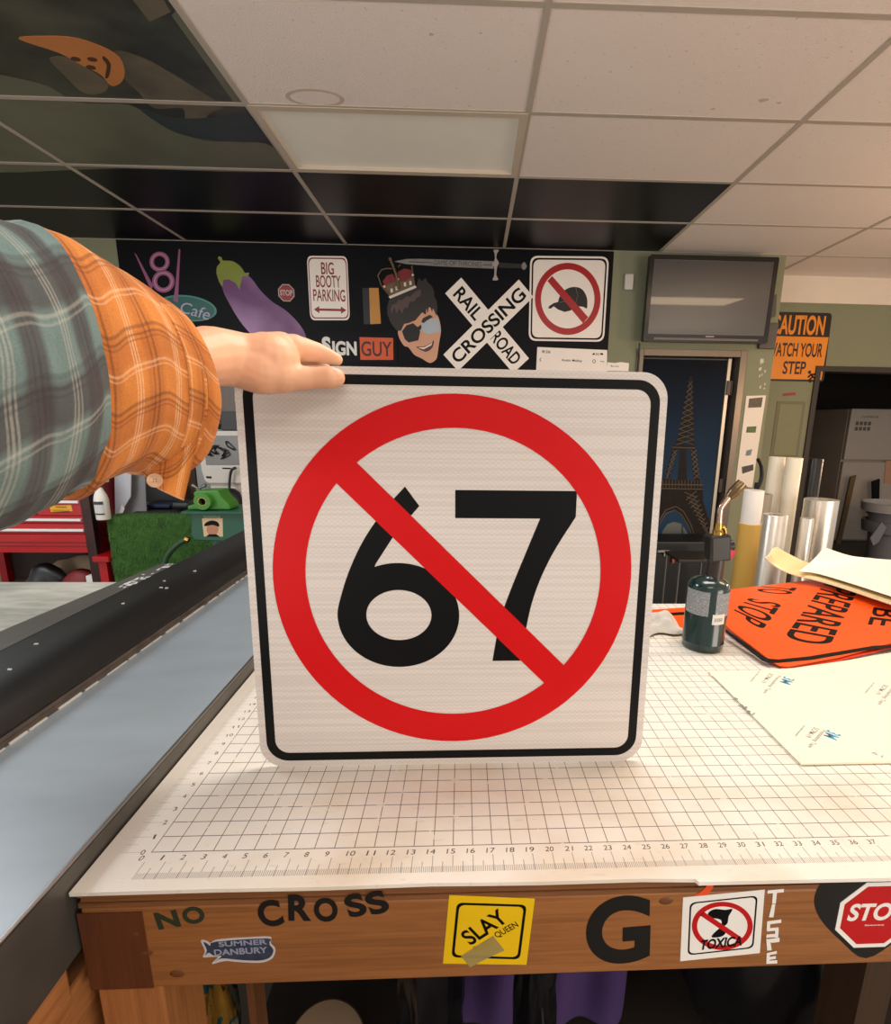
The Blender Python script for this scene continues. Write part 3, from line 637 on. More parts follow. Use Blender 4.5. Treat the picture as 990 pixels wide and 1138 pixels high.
b = MB(); wpoly(b, BK([(275, 600), (290, 560), (330, 545), (350, 510), (380, 520), (420, 480), (450, 490), (500, 440), (555, 420), (545, 480), (510, 500), (490, 530), (450, 530), (430, 590), (405, 580), (380, 640), (355, 590), (330, 640), (310, 580), (285, 640)]), .14, .15); b.build('hair_streak', M_hairh, t)
b = MB(); wpoly(b, BK([(380, 800), (420, 745), (480, 725), (525, 765), (545, 800), (528, 880), (440, 900), (405, 870)]), .15, .17); wpoly(b, BK([(520, 760), (560, 735), (565, 760), (540, 790)]), .15, .168); b.build('lens', mat('print_lens', (22, 20, 24), .3), t)
b = MB(); wpoly(b, BK([(553, 735), (575, 690), (640, 690), (700, 680), (720, 745), (728, 800), (620, 825), (560, 800)]), .15, .17); b.build('lens', mat('print_lens_pale', (176, 188, 198), .25), t)
b = MB(); wpoly(b, BK([(553, 715), (570, 680), (630, 650), (660, 668), (600, 705), (575, 725)]), .15, .172); b.build('eyebrow', M_hairp, t)
b = MB(); wpoly(b, BK(sp2([(508, 938), (580, 935), (640, 905), (668, 882), (655, 945), (605, 982), (558, 972)], 3)), .12, .135); b.build('mouth', mat('print_mouth', (96, 40, 38), .4), t)
b = MB(); wpoly(b, BK([(522, 945), (585, 942), (640, 912), (655, 892), (645, 925), (575, 962)]), .135, .145); b.build('teeth', M_white, t)
M_gold = mat('print_gold', (112, 92, 66), .4, noise=.3, nscale=30)
b = MB(); wpoly(b, BK([(205, 350), (245, 295), (295, 280), (322, 325), (345, 262), (400, 232), (462, 245), (488, 305), (492, 392), (265, 478)]), .14, .16); b.build('crown_velvet', mat('print_velvet', (132, 34, 40), .5, noise=.3, nscale=20), t)
b = MB(); wpoly(b, BK([(218, 395), (262, 372), (330, 345), (400, 350), (486, 300), (500, 385), (265, 480)]), .16, .18)
for L, r in (([(262, 470), (195, 385), (165, 300), (195, 248), (245, 235), (290, 238)], .9), ([(275, 150), (300, 210), (335, 310), (350, 420)], 1.6), ([(345, 222), (370, 200)], .6), ([(470, 212), (480, 290), (495, 385)], .9)):
    b.tube([WALL.p(*WALL.hit(*p), .55) for p in BK(L)], r*.24, 8)
b.ball(WALL.p(*WALL.hit(*BK([(275, 152)])[0]), .6), .55, 8); b.build('crown_gold', M_gold, t, smooth=50)
b = MB(); wpoly(b, BK([(258, 485), (500, 385), (512, 405), (272, 505)]), .18, .22)
for x, y in ((285, 435), (330, 415), (405, 380), (455, 368)): wpoly(b, BK([(x-10, y-20), (x+10, y-24), (x+14, y+10), (x-6, y+16)]), .18, .2)
for x, y in ((343, 332), (222, 398), (478, 294)): b.ball(WALL.p(*WALL.hit(*BK([(x, y)])[0]), .45), .4, 6)
b.build('crown_band', mat('print_pearl', (222, 208, 196), .4), t)
# sword
t = wt('sword_decal', 'silver sword decal lying sideways along the top of the black wall', 'decal', 510, 295)
SK = crop(420, 275, 5.824)
M_sil = mat('print_silver', (138, 134, 132), .4, noise=.15, nscale=20); M_sild = mat('print_silver_dark', (70, 68, 70), .4)
b = MB(); wpoly(b, SK([(105, 92), (180, 76), (260, 74), (745, 90), (748, 138), (380, 122), (180, 108)]), .1, .13); b.build('blade', M_sil, t)
b = MB(); wpoly(b, SK([(200, 90), (352, 97), (352, 101), (200, 97)]), .13, .14); wpoly(b, SK([(680, 110), (740, 110), (740, 116), (680, 116)]), .13, .14)
u, v = WALL.hit(*SK([(515, 104)])[0]); text(b, WALL, 'GAME OF THRONES', u, v, 14.2, 1.3, .13, .15, -.02); b.build('engraving', M_sild, t)
b = MB(); wpoly(b, SK(sp2([(748, 18), (782, 18), (770, 40), (766, 70), (782, 100), (770, 130), (766, 180), (778, 210), (742, 212), (752, 180), (752, 130), (738, 110), (755, 80), (754, 40)], 3)), .13, .17); b.build('crossguard', mat('print_guard', (168, 160, 156), .4), t)
b = MB(); wpoly(b, SK([(782, 98), (935, 108), (935, 136), (782, 132)]), .1, .13); b.build('grip', mat('print_grip', (30, 28, 30), .5), t)
b = MB(); wpoly(b, SK(sp2([(930, 112), (945, 95), (958, 110), (962, 125), (948, 145), (932, 138)], 3)), .13, .16); b.build('pommel', M_sil, t)
# crossbuck
t = wt('railroad_sign', 'white X-shaped railroad crossing sign on the black wall', 'sign', 543, 362)
XK = crop(490, 300, 9)
def board(p0, p1, wd, n0, n1, nm):
    a = Vector(WALL.hit(*XK([p0])[0])); c_ = Vector(WALL.hit(*XK([p1])[0])); ce = (a+c_)/2; L = (c_-a).length
    fr = WALL.at(ce.x, ce.y, 0, math.atan2(c_.y-a.y, c_.x-a.x))
    return fr, L, MB().prism(fr, [(-L/2, -wd/2), (L/2, -wd/2), (L/2, wd/2), (-L/2, wd/2)], n0, n1).build(nm, M_signw, t, bevel=.01)
fr1, L1, o1 = board((122, 157), (800, 960), 6.5, .1, .22, 'board')
b = MB(); text(b, fr1, 'RAIL', -L1*.28, 0, 9.8, 3.9, .22, .24, 0, .02); text(b, fr1, 'ROAD', L1*.27, 0, 10.8, 3.9, .22, .24, 0, .02); b.build('lettering', M_ink, o1)
fr2, L2, o2 = board((98, 930), (850, 185), 6.5, .22, .34, 'board')
b = MB(); text(b, fr2, 'CROSSING', 0, 0, 28.4, 3.9, .34, .36, 0, .02); b.build('lettering', M_ink, o2)
# no hats sign
t = wt('no_hats_sign', 'white square sign with a crossed-out black baseball cap', 'sign', 631, 332)
HK = crop(580, 280, 8.25)
q = [WALL.hit(*p) for p in HK([(75, 37), (797, 45), (750, 825), (60, 815)])]
MB().prism(WALL, quadrr(q, 0, .1), .1, .22).build('panel', M_signw, t)
MB().ring(WALL, quadrr(q, .045, .09), quadrr(q, .085, .09), .22, .24).build('border', M_ink, t)
b = MB(); wpoly(b, HK(sp2([(330, 460), (345, 410), (400, 345), (480, 322), (550, 345), (590, 410), (598, 480), (590, 520), (560, 505), (500, 500)], 4, False)+[(440, 540), (390, 552), (330, 530), (290, 500), (265, 520), (240, 520), (245, 500), (290, 470)]), .22, .24); b.build('cap_picture', mat('cap_black', (26, 22, 20), .5), t)
b = MB(); b.tube([WALL.p(*WALL.hit(*p), .25) for p in HK([(490, 325), (510, 400), (490, 470)])], .1, 6); b.tube([WALL.p(*WALL.hit(*p), .25) for p in HK([(345, 465), (400, 455), (470, 490)])], .1, 6); b.build('seam_line', mat('seam', (110, 100, 96), .5), t)
b = MB(); b.ring(WALL, wp(HK(circ(418, 432, 300, 330, 64))), wp(HK(circ(418, 432, 245, 270, 64))), .24, .27)
wpoly(b, HK([(232, 268), (275, 222), (605, 600), (558, 655)]), .24, .265); b.build('prohibition_circle', mat('hat_red', (172, 22, 28), .4), t)
# printed phone screen and paper slip
t = wt('printed_sheet', 'white printed sheet of a phone screen under the crossed-out cap sign', 'poster', 635, 400)
q = HK([(140, 872), (780, 900), (775, 1190), (125, 1165)]); b = MB(); wpoly(b, q, .1, .16); b.build('sheet', M_signw, t)
b = MB()
for s_, x, y, wd, ht in (('8:26', 222, 915, 2.6, .8), ('Austin Mulloy', 455, 998, 6.4, .9), ('<', 168, 988, .5, 1.3), ('...', 735, 1005, 1.1, .3), ('5G', 690, 937, 1.1, .7)):
    u, v = WALL.hit(*HK([(x, y)])[0]); b = MB(); text(b, WALL, s_, u, v, wd, ht, .16, .18, -.03, .01); b.build('lettering', M_ink, t)
b = MB()
wpoly(b, HK([(640, 943), (655, 928), (665, 926), (665, 945)]), .16, .18); wpoly(b, HK([(716, 928), (742, 929), (742, 945), (716, 944)]), .16, .18)
b.ring(WALL, wp(HK(circ(660, 1003, 15, 17, 20))), wp(HK(circ(660, 1003, 10, 12, 20))), .16, .18); b.build('status_icons', M_ink, t)
t = wt('paper_slip', 'small torn white paper slip on the green wall beside the phone sheet', 'paper', 687, 407)
b = MB(); wpoly(b, HK([(782, 1012), (850, 1018), (905, 1010), (980, 1020), (975, 1095), (775, 1090)]), .1, .14); b.build('slip', M_signw, t)
b = MB(); u, v = WALL.hit(*HK([(850, 1050)])[0]); text(b, WALL, 'Barney', u, v, 2.6, .8, .14, .16); b.build('lettering', mat('grey_ink', (90, 84, 80), .5), t)
# wall sensor
b = MB(); u, v = WALL.hit(698, 314); b.box(u-1.3, u+1.3, v-2.2, v+2.2, 0, 1.2, fr=WALL)
o = b.build('wall_sensor', mat('sensor', (214, 206, 198), .4), bevel=.3); tag(o, 'small white sensor box on the green wall left of the television', 'sensor')
# white notice triangle at far left
b = MB(); wpoly(b, [(93, 297), (101, 288.5), (112, 298), (103, 306)], 0, .15); tag(b.build('wall_sign', mat('small_sign', (186, 176, 168), .5)), 'small white diamond sign on the green wall above the plaid sleeve', 'sign')
# white sticker strip beside door
t = wt('sticker_strip', 'tall white wall strip with four small stickers right of the door', 'panel', 838, 500)
RK = crop(700, 380, 3.414)
b = MB(); wpoly(b, RK([(440, 205), (514, 203), (462, 552), (398, 545)]), 0, .3); b.build('strip', mat('strip_white', (226, 216, 204), .5), t)
cols = (((450, 215), (502, 210), (496, 248), (446, 250), (92, 76, 56)), ((442, 322), (478, 320), (474, 344), (438, 344), (84, 110, 44)), ((440, 412), (462, 406), (456, 430), (436, 432), (130, 146, 158)), ((422, 474), (466, 464), (466, 486), (424, 500), (70, 66, 62)))
for i, (a, b_, c_, d_, col) in enumerate(cols):
    b = MB(); wpoly(b, RK([a, b_, c_, d_]), .3, .34)
    b.build('small_sticker', mat('strip_sticker_%d' % i, col, .5, noise=.7, nscale=90), t)
b = MB()
for k in range(14):
    x, y = 505+random.uniform(-14, 8), random.uniform(65, 180); u, v = WALL.hit(*RK([(x, y)])[0]); r = random.uniform(.2, .7)
    b.prism(WALL, [(u-r*.5, v-r), (u+r*.4, v-r*.8), (u+r*.5, v+r), (u-r*.3, v+r*.7)], 0, .03)
b.build('chipped_paint', mat('chip', (206, 200, 186), .6), wall_back)
# wall boxes beside the TV
SKT = crop(680, 270, 3.194)
M_gbox = mat('grey_box', (84, 80, 74), .6, noise=.2, nscale=20)
for pts, lb in (([(545, 190), (578, 185), (574, 262), (528, 275)], 'small grey wall plate just right of the television, the upper one'), ([(522, 295), (585, 285), (570, 378), (515, 376)], 'grey wall plate right of the television bottom corner, the lower one')):
    b = MB(); wpoly(b, SKT(pts), 0, 1.2); tag(b.build('wall_plate', M_gbox, bevel=.15), lb, 'wall plate', 'grey plates beside the television')
# caution sign on the far wall
def fpoly(b, pts, n0, n1): return b.prism(FAR, [FAR.hit(*p) for p in pts], n0, n1)
t = thing('caution_sign', 'orange and black sign on the far green wall reading CAUTION WATCH YOUR STEP', 'sign', FAR.p(*FAR.hit(890, 386), 0))
q = [FAR.hit(*p) for p in ((862, 349), (924.5, 348), (915, 424.5), (852, 424.5))]
q[0] = (q[1][0]-25, q[1][1]); q[3] = (q[2][0]-25, q[2][1])
MB().prism(FAR, quadrr(q, 0, .06), 0, .1).build('panel', mat('caution_black', (26, 16, 14), .4), t)
o4 = [FAR.hit(*p) for p in SKT([(560, 333), (768, 335), (742, 486), (560, 486)])]; o4[0] = (q[0][0]+.8, o4[1][1]); o4[3] = (q[0][0]+.8, o4[2][1]); M_or = mat('caution_orange', (236, 140, 24), .4)
MB().prism(FAR, o4, .1, .13).build('orange_field', M_or, t)
b = MB(); cu = (q[0][0]+q[1][0])/2; u, v = FAR.hit(*SKT([(680, 292)])[0]); text(b, FAR, 'CAUTION', cu+1.15, v, 18.8, 6.4, .1, .14, 0, .03); b.build('lettering', M_or, t)
b = MB(); u, v = FAR.hit(*SKT([(660, 380)])[0]); text(b, FAR, 'WATCH YOUR', cu+1.2, v, 19.6, 4.6, .13, .16, 0, .02); u, v = FAR.hit(*SKT([(640, 443)])[0]); text(b, FAR, 'STEP', cu+1.7, v, 8.2, 4.4, .13, .16, 0, .02); b.build('lettering', mat('caution_ink', (40, 16, 12), .4), t)
b = MB()
for px in (8.4, -9): 
    c0, c1 = cu+px, v-3.2
    b.prism(FAR, circ(c0-1, c1+1.8, .6, k=12), .13, .16)
    for L in ([(-.6, 1.2), (.5, .2)], [(.5, .2), (1.4, -.4), (2.2, .6)], [(.3, .2), (-.6, -.7), (-.2, -1.6)], [(-.4, 1), (-1.3, .1)], [(-.3, 1), (1.2, 1.2)]):
        b.tube([FAR.p(c0+x, c1+y, .17) for x, y in L], .32, 6)
b.build('falling_figure', mat('caution_ink'), t)
t = thing('electric_panel', 'small grey-green flush electric panel door in the far wall', 'panel', FAR.p(*FAR.hit(882, 476), 0))
q0, q1 = FAR.hit(866, 449), FAR.hit(886, 506)
MB().box(q0[0], q0[0]+8.4, q1[1], q0[1], 0, .35, fr=FAR).build('panel_door', mat('panel_green', (128, 128, 96), .6), t, bevel=.1)
MB().ring(FAR, [(q0[0]-1, q1[1]-1), (q0[0]+9.4, q1[1]-1), (q0[0]+9.4, q0[1]+1), (q0[0]-1, q0[1]+1)], [(q0[0]+.2, q1[1]+.2), (q0[0]+8.2, q1[1]+.2), (q0[0]+8.2, q0[1]-.2), (q0[0]+.2, q0[1]-.2)], 0, .22).build('panel_frame', mat('panel_frame', (112, 110, 82), .6), t)
b = MB(); fpoly(b, SKT([(606, 534), (650, 530), (652, 540), (604, 544)]), 0, .06); tag(b.build('tape_strip', mat('red_tape', (150, 60, 40), .6)), 'short red tape strip on the far wall under the caution sign', 'tape')

# ================================================================== TELEVISION
TV = Fr((0, 0, 0), (1, 0, 0), (0, 0, 1)); 
ue, ve = WALL.hit(780, 338)
tvw, tvh = 42.0, 26.0
q0 = [WALL.hit(*p) for p in ((713, 288), (856, 290), (846, 386), (706, 386))]
cu, cv = (q0[0][0]+q0[1][0]+q0[2][0]+q0[3][0])/4, (q0[0][1]+q0[2][1])/2
tvw, tvh = (q0[1][0]-q0[0][0])*.965, (q0[0][1]-q0[2][1])*.97
TF = Fr(WALL.p(cu-.1, cv, 5.5), WALL.U+WALL.N*-.0, Vector((0, -.036, 1)))
t = thing('television', 'black flat screen television mounted above the dark door', 'television', WALL.p(cu, cv-tvh/2, 4))
MB().box(-tvw/2, tvw/2, -tvh/2, tvh/2, -2.4, -.2, fr=TF).build('case', mat('tv_black', (16, 14, 15), .3), t, bevel=.3)
b = MB(); b.ring(TF, rrect(-tvw/2, tvw/2, -tvh/2, tvh/2, .5), rrect(-tvw/2+1.2, tvw/2-1.2, -tvh/2+2.1, tvh/2-1.3, .1), -.3, .15); b.build('bezel', mat('tv_bezel', (20, 17, 17), .22), t)
M_scr = mat('tv_screen', (30, 25, 29), .3, .0, spec=1.0, coat=.5)
MB().box(-tvw/2+1.1, tvw/2-1.1, -tvh/2+2, tvh/2-1.2, -.2, 0, fr=TF).build('screen', M_scr, t)
MB().box(-tvw*.42, tvw*.42, -tvh/2+.5, -tvh/2+1.1, .15, .3, fr=TF).build('speaker_strip', mat('tv_strip', (96, 84, 84), .3), t)
b = MB(); b.box(-.2, 2.4, -tvh/2+1.5, -tvh/2+1.75, .15, .17, fr=TF); b.build('brand_strip', mat('tv_text', (170, 165, 165), .4), t)
b = MB(); b.box(-8, 8, -7, 7, -3.2, -2.4, fr=TF); b.build('wall_mount', M_dark, t); MB().box(cu-4, cu+4, cv-5, cv+5, 0, 2.6, fr=WALL).build('wall_mount', M_dark, t)
tag(MB().tube([WALL.p(WALL.hit(708, 386)[0], WALL.hit(708, 386)[1]+1, 2), WALL.p(WALL.hit(709, 398)[0], WALL.hit(709, 398)[1], .9), WALL.p(WALL.hit(707, 420)[0], WALL.hit(707, 420)[1], .9)], .25).build('cable', M_dark, smooth=60), 'thin black cable hanging below the television at the door frame', 'cable')

# ================================================================== THINGS ON THE BENCH, RIGHT
OS = Fr((0, 18, .35), (1, 0, 0), (0, 1, .062))
M_orange = mat('roll_up_orange', (242, 84, 14), .42, noise=.06, nscale=3, bump=.05, bscale=12)
def op(pts, fr=OS): return [fr.hit(*p) for p in pts]
OK4 = crop(780, 590, 4.714)
def rounded(poly, r=.12): return quadrr(poly, 0, r) if len(poly) == 4 else poly
base = op([(795, 657), (800, 688), (812, 700), (858, 735), (866, 739), (876, 740), (932, 730), (992, 714), (1070, 700), (1075, 640), (905, 644)])
t = thing('roll_up_sign', 'orange diamond roll-up sign with black words PREPARED TO STOP lying topmost of the pile', 'sign', OS.p(50, 8, -.2), 'orange roll-up signs on the bench')
MB().prism(OS, base, -.12, 0).build('fabric_panel', M_orange, t)
b = MB()
bl_ = OK4([(100, 495), (135, 525), (330, 662), (350, 670), (400, 674), (560, 658), (900, 602), (1000, 598), (1100, 598), (1300, 590)])
bl2 = OK4([(100, 512), (133, 540), (314, 680), (343, 690), (400, 692), (574, 676), (908, 618), (1000, 614), (1100, 614), (1300, 606)])
A = op(bl_); B = op(bl2)
for i in range(len(A)-1): b.prism(OS, [A[i], A[i+1], B[i+1], B[i]], 0, .02)
b.build('border', M_ink, t)
def otext(s_, quad, nm):      # quad: start-bottom, start-top, end-top, end-bottom in photo pixels of the crop
    V, F = glyphs(s_, .01); q = [Vector(OS.hit(*p)) for p in OK4(quad)]
    vs = []
    for a, c_, d_ in V:
        x, y = a+.5, c_+.5
        uv = (q[0]*(1-x)+q[3]*x)*(1-y)+(q[1]*(1-x)+q[2]*x)*y
        vs.append(OS.p(uv.x, uv.y, .005+.02*d_))
    MB().add(vs, F).build(nm, M_ink, t)
otext('TO', [(315, 285), (500, 300), (462, 336), (280, 318)], 'lettering')
otext('STOP', [(245, 352), (420, 385), (320, 520), (150, 425)], 'lettering')
otext('PREPARED', [(640, 275), (810, 325), (670, 605), (425, 565)], 'lettering')
otext('BE', [(900, 400), (1040, 425), (1020, 505), (868, 490)], 'lettering')
O2 = Fr((0, 18, .12), (1, 0, 0), (0, 1, .05))
t2 = thing('roll_up_sign', 'orange roll-up sign beneath the topmost one, its red edge showing along the near side', 'sign', O2.p(52, 8, -.1), 'orange roll-up signs on the bench')
MB().prism(O2, op([(800, 672), (866, 737), (868, 743), (932, 734), (994, 719), (1080, 706), (1085, 650), (900, 650)], O2), -.1, .02).build('fabric_panel', mat('roll_up_red', (226, 62, 22), .45, noise=.1), t2)
O3 = Fr((0, 30, .42), (1, 0, 0), (0, 1, .05))
t3 = thing('roll_up_sign', 'orange sign with black edge line lying flat behind the grey rag', 'sign', O3.p(38, 3, -.2), 'orange roll-up signs on the bench')
q = op([(700, 678), (766, 674), (800, 672), (800, 712), (745, 695), (700, 694)], O3)
MB().prism(O3, q, -.2, -.1).build('fabric_panel', M_orange, t3)
q = op([(700, 683), (766, 679), (766, 682), (700, 686)], O3); MB().prism(O3, q, -.1, -.07).build('border', M_ink, t3)

# premask paper
PF = Fr((0, 0, .16), (1, 0, 0), (0, 1, 0))
PK = crop(780, 730, 4.714)
M_paper = mat('premask_paper', (240, 232, 208), .6, noise=.04, nscale=3)
t = thing('premask_sheet', 'cream sheet of masking paper with blue and grey print lying on the front mat', 'paper', PF.p(44, 13, -.1))
pp = [PF.hit(*p) for p in PK([(35, 74), (300, 70), (480, 58), (760, 18), (1000, -25), (1300, -70)])]+[(78, 18), (78, 6.0), PF.hit(*PK([(520, 560)])[0]), PF.hit(*PK([(60, 100)])[0]), PF.hit(*PK([(35, 92)])[0]), PF.hit(*PK([(48, 93)])[0])]
MB().prism(PF, pp, -.1, 0).build('paper', M_paper, t)
tt = [PF.hit(*p) for p in PK([(505, 518), (1000, 497), (1300, 488), (1300, 530), (1000, 548), (522, 562)])]
b = MB(); b.prism(PF, tt, 0, .05); b.build('folded_edge', M_paper, t)
M_b3 = mat('print_blue', (60, 152, 192), .5); M_gp = mat('print_grey', (150, 156, 156), .5)
for dx, dy, bl in ((0, 0, True), (235, 285, True), (600, 60, False)):
    b = MB()
    def pt(s_, x0, y0, x1, y1, ht, mb=b):
        a_, c_ = (Vector(PF.hit(*PK([(x+dx, y+dy)])[0])) for x, y in ((x0, y0), (x1, y1)))
        d_ = c_-a_; text(mb, PF, s_, (a_.x+c_.x)/2, (a_.y+c_.y)/2, d_.length, ht, .0, .01, math.atan2(d_.y, d_.x), .015)
    pt('Premasking Tape', 404, 98, 326, 190, .36); pt('SCPM-19', 366, 88, 318, 136, .36); pt('www.3M.com/graphics', 302, 74, 254, 131, .16)
    b.build('printed_text', M_gp, t)
    if bl:
        b2 = MB(); pt('3M', 458, 110, 434, 140, .85, b2); b2.build('printed_mark', M_b3, t)
b = MB()
for x, y, s_ in ((175, 222, 'S'), (215, 262, 'SC'), (252, 292, '19'), (918, 515, '19')):
    u, v = PF.hit(*PK([(x, y)])[0]); text(b, PF, s_, u, v, .3*len(s_), .35, 0 if y < 500 else .05, .06, 2.2)
b.build('edge_print', M_gp, t)

# propane torch
BC = onZ(783, 721, 0); bx, by = BC.x, BC.y+.6
M_tank = mat('tank_green', (7, 40, 39), .22, coat=.5)
t = thing('propane_torch', 'dark green propane bottle with a bent metal torch head standing on the mat', 'torch', (bx, by, 0))
prof = [(1.45, 0), (1.9, .12), (2.0, .35), (2.0, .75), (2.03, .8), (2.0, .85), (2.0, 6.1), (1.95, 6.6), (1.7, 7.05), (1.2, 7.35), (.7, 7.5), (.65, 7.6)]
prof = [(r*.95, h_*1.0) for r, h_ in prof]
bk = 6.35/6.6; prof = [(r, h_*bk) for r, h_ in prof]
MB().lathe(prof, (bx, by, 0), 48).build('bottle', M_tank, t, smooth=50)
def arc(r, a0, a1, z0, z1, th, mi=0, k=18):
    rows = [[(bx+r*math.cos(a0+(a1-a0)*j/k), by+r*math.sin(a0+(a1-a0)*j/k), z) for j in range(k+1)] for z in (z0, z1)]
    return rows
M_lab, h = newmat('bottle_label', .4); v_ = h.tc.outputs['Object']
f = h.math('GREATER_THAN', h.noise(h.mapping(v_, (60, 60, 260)), 3, 3), .6); h.lk(h.mix(h.math('MULTIPLY', f, .8), lin((126, 132, 138)), lin((200, 200, 198))), h.b.inputs['Base Color'])
MB().sheet(arc(1.925, math.radians(176), math.radians(250), 3.75, 6.1, 0), -.02).build('label', M_lab, t, smooth=60)
MB().sheet(arc(1.925, math.radians(268), math.radians(322), 3.7, 6.0, 0), -.02).build('label', M_lab, t, smooth=60)
MB().sheet(arc(1.925, math.radians(330), math.radians(365), 3.2, 6.0, 0), -.02).build('label', M_lab, t, smooth=60)
MB().sheet(arc(1.955, math.radians(262), math.radians(300), 3.0, 4.0, 0), -.02).build('barcode_sticker', mat('barcode_white', (226, 222, 214), .5), t, smooth=60)
for k in range(12):
    a0 = math.radians(268+k*2.1); MB().sheet(arc(1.965, a0, a0+math.radians(random.choice((.6, 1.0, 1.3))), 3.3, 3.65, 0, k=2), -.01).build('barcode_bar', M_ink, t)
TBK = crop(730, 520, 5.171)
def bp_(x, y, dy=0): q_ = onY(*TBK([(x, y)])[0], by+dy); return q_
M_torch = mat('torch_black', (30, 28, 28), .35); M_collar = mat('torch_collar', (62, 52, 52), .3, .4)
a0 = bp_(322, 635); a1 = bp_(345, 505); b = MB(); b.tube([a0-Vector((0, 0, .3)), a1], [.82, .78], 24); b.build('collar', M_collar, t, smooth=50)
c0, c1 = bp_(345, 515), bp_(350, 395); ce = (c0+c1)/2
b = MB(); f2 = Fr(ce, (1, 0, .1), (-.1, 0, 1)); b.box(-.98, .95, -1.25, 1.25, -.8, .8, fr=f2); b.build('valve_body', M_torch, t, bevel=.2)
q_ = bp_(425, 487, -.5); b = MB(); b.lathe([(.45, -.6), (.6, -.5), (.62, -.1), (.5, 0)], q_, 20, (.3, -1, .1)); b.build('ignition_button', mat('red_button', (190, 50, 70), .4), t, smooth=50)
b = MB(); q_ = bp_(405, 450); b.tube([q_+Vector((-.2, 0, 0)), q_+Vector((.45, 0, .1))], .55, 16); b.tube([bp_(400, 520), bp_(408, 440)], .3, 10); b.build('regulator', M_torch, t, smooth=50)
b = MB(); b.tube([bp_(345, 398), bp_(350, 372), bp_(350, 350)], [.5, .5, .4], 16); b.tube([bp_(352, 352), bp_(357, 315)], [.36, .3], 16); b.lathe([(.5, 0), (.52, .25)], bp_(350, 372), 6)
b.tube(spline([bp_(362, 340), bp_(385, 345), bp_(392, 372), bp_(385, 400)], 6), .17, 10); b.build('brass_fitting', M_brass, t, smooth=50)
b = MB(); b.tube(spline([bp_(357, 320), bp_(362, 250), bp_(375, 215), bp_(418, 160)], 6), .27, 16); b.build('torch_tube', mat('torch_tube', (206, 176, 160), .2, 1), t, smooth=60)
d0, d1 = bp_(412, 168), bp_(490, 88); b = MB(); dd = (d1-d0); b.tube([d0, d0+dd*.25, d0+dd*.3, d0+dd*.78, d1], [.36, .46, .5, .52, .5], 20); b.build('burner_tip', mat('burner', (134, 112, 84), .3, 1, noise=.4, nscale=40), t, smooth=60)
b = MB(); b.tube([d0+dd*.9, d1+dd*.005], [.47, .44], 20); b.build('burner_mouth', mat('soot', (30, 24, 22), .6), t, smooth=60)

# rag
R0 = onZ(742, 672, .5)
rows = []
for j in range(15):
    row = []
    for i in range(25):
        u_, v_ = i/24, j/14
        x = 32.8+5.9*u_; y = 26.4+4.0*v_
        e = min(u_, 1-u_, v_, 1-v_)*4; e = min(1, e)
        z = .12+e**.7*(.55+.7*math.exp(-((u_-.62)/.25)**2-((v_-.55)/.3)**2)+.55*math.sin(u_*9+v_*3)*.45+.9*mnoise.noise(Vector((u_*4, v_*4, 2)))+.5*abs(mnoise.noise(Vector((u_*8, v_*7, 4)))))
        row.append((x+.5*mnoise.noise(Vector((u_*3, v_*3, 5))), y+.7*mnoise.noise(Vector((u_*3, v_*3, 9)))+.9*(u_-.5), max(.2, z+.12+max(0,(y-27.5))*.06)))
    rows.append(row)
tag(MB().sheet(rows, .09).build('rag', mat('rag_cloth', (206, 200, 190), .9, noise=.1, nscale=20, bump=.4, bscale=400), smooth=80, sub=1), 'crumpled pale grey rag beside the propane bottle', 'rag')

# cream stack of sheets, curling up at the left
CK = crop(780, 590, 4.714)
M_cream = mat('cream_sheet', (240, 230, 196), .55, noise=.03); M_cream2 = mat('cream_edge', (226, 204, 150), .6); M_creamt = mat('white_sheet', (238, 234, 220), .55)
def cz(x, y, z): return onZ(*CK([(x, y)])[0], z)
near = [(332, 140, 5.0), (395, 192, 3.7), (480, 228, 2.9), (620, 262, 2.5), (800, 318, 2.3), (1000, 385, 2.2), (1300, 480, 2.2)]
far_ = [(372, 92, 5.8), (440, 130, 4.7), (540, 175, 3.6), (680, 190, 3.2), (850, 190, 3.0), (1020, 190, 3.0), (1320, 200, 3.0)]
t = thing('sheet_stack', 'thick stack of cream sheets curling up at its left end on the orange signs', 'paper stack', cz(800, 300, 2.0))
for k, dz in enumerate((0, .14, .28, .42)):
    nr = [cz(x+(k*9 if i == 0 else 0), y-k*3.2, z+dz*.4) for i, (x, y, z) in enumerate(near)]; fr_ = [cz(x+k*6, y-k*3, z+dz*.4) for x, y, z in far_]
    rows = patch([nr, [(a+c_)/2+Vector((0, 0, -.15)) for a, c_ in zip(nr, fr_)], fr_], 6)
    MB().sheet(rows, .12).build('cream_sheet', M_cream if k % 2 == 0 else M_cream2, t, smooth=60)
t = thing('top_sheet', 'pale cream sheet with one lifted corner on top of the curling stack', 'paper', cz(800, 200, 3.2))
nr = [cz(x, y, z) for x, y, z in ((505, 212, 3.5), (600, 222, 3.2), (760, 268, 3.0), (1000, 345, 2.9), (1300, 440, 2.9))]
md = [cz(x, y, z) for x, y, z in ((575, 158, 4.1), (680, 168, 3.7), (820, 190, 3.5), (1010, 225, 3.4), (1300, 280, 3.4))]
fr_ = [cz(x, y, z) for x, y, z in ((642, 86, 5.6), (770, 128, 4.5), (880, 142, 4.1), (1010, 152, 4.0), (1300, 160, 4.0))]
MB().sheet(patch([nr, md, fr_], 6), .05).build('paper', M_creamt, t, smooth=60)

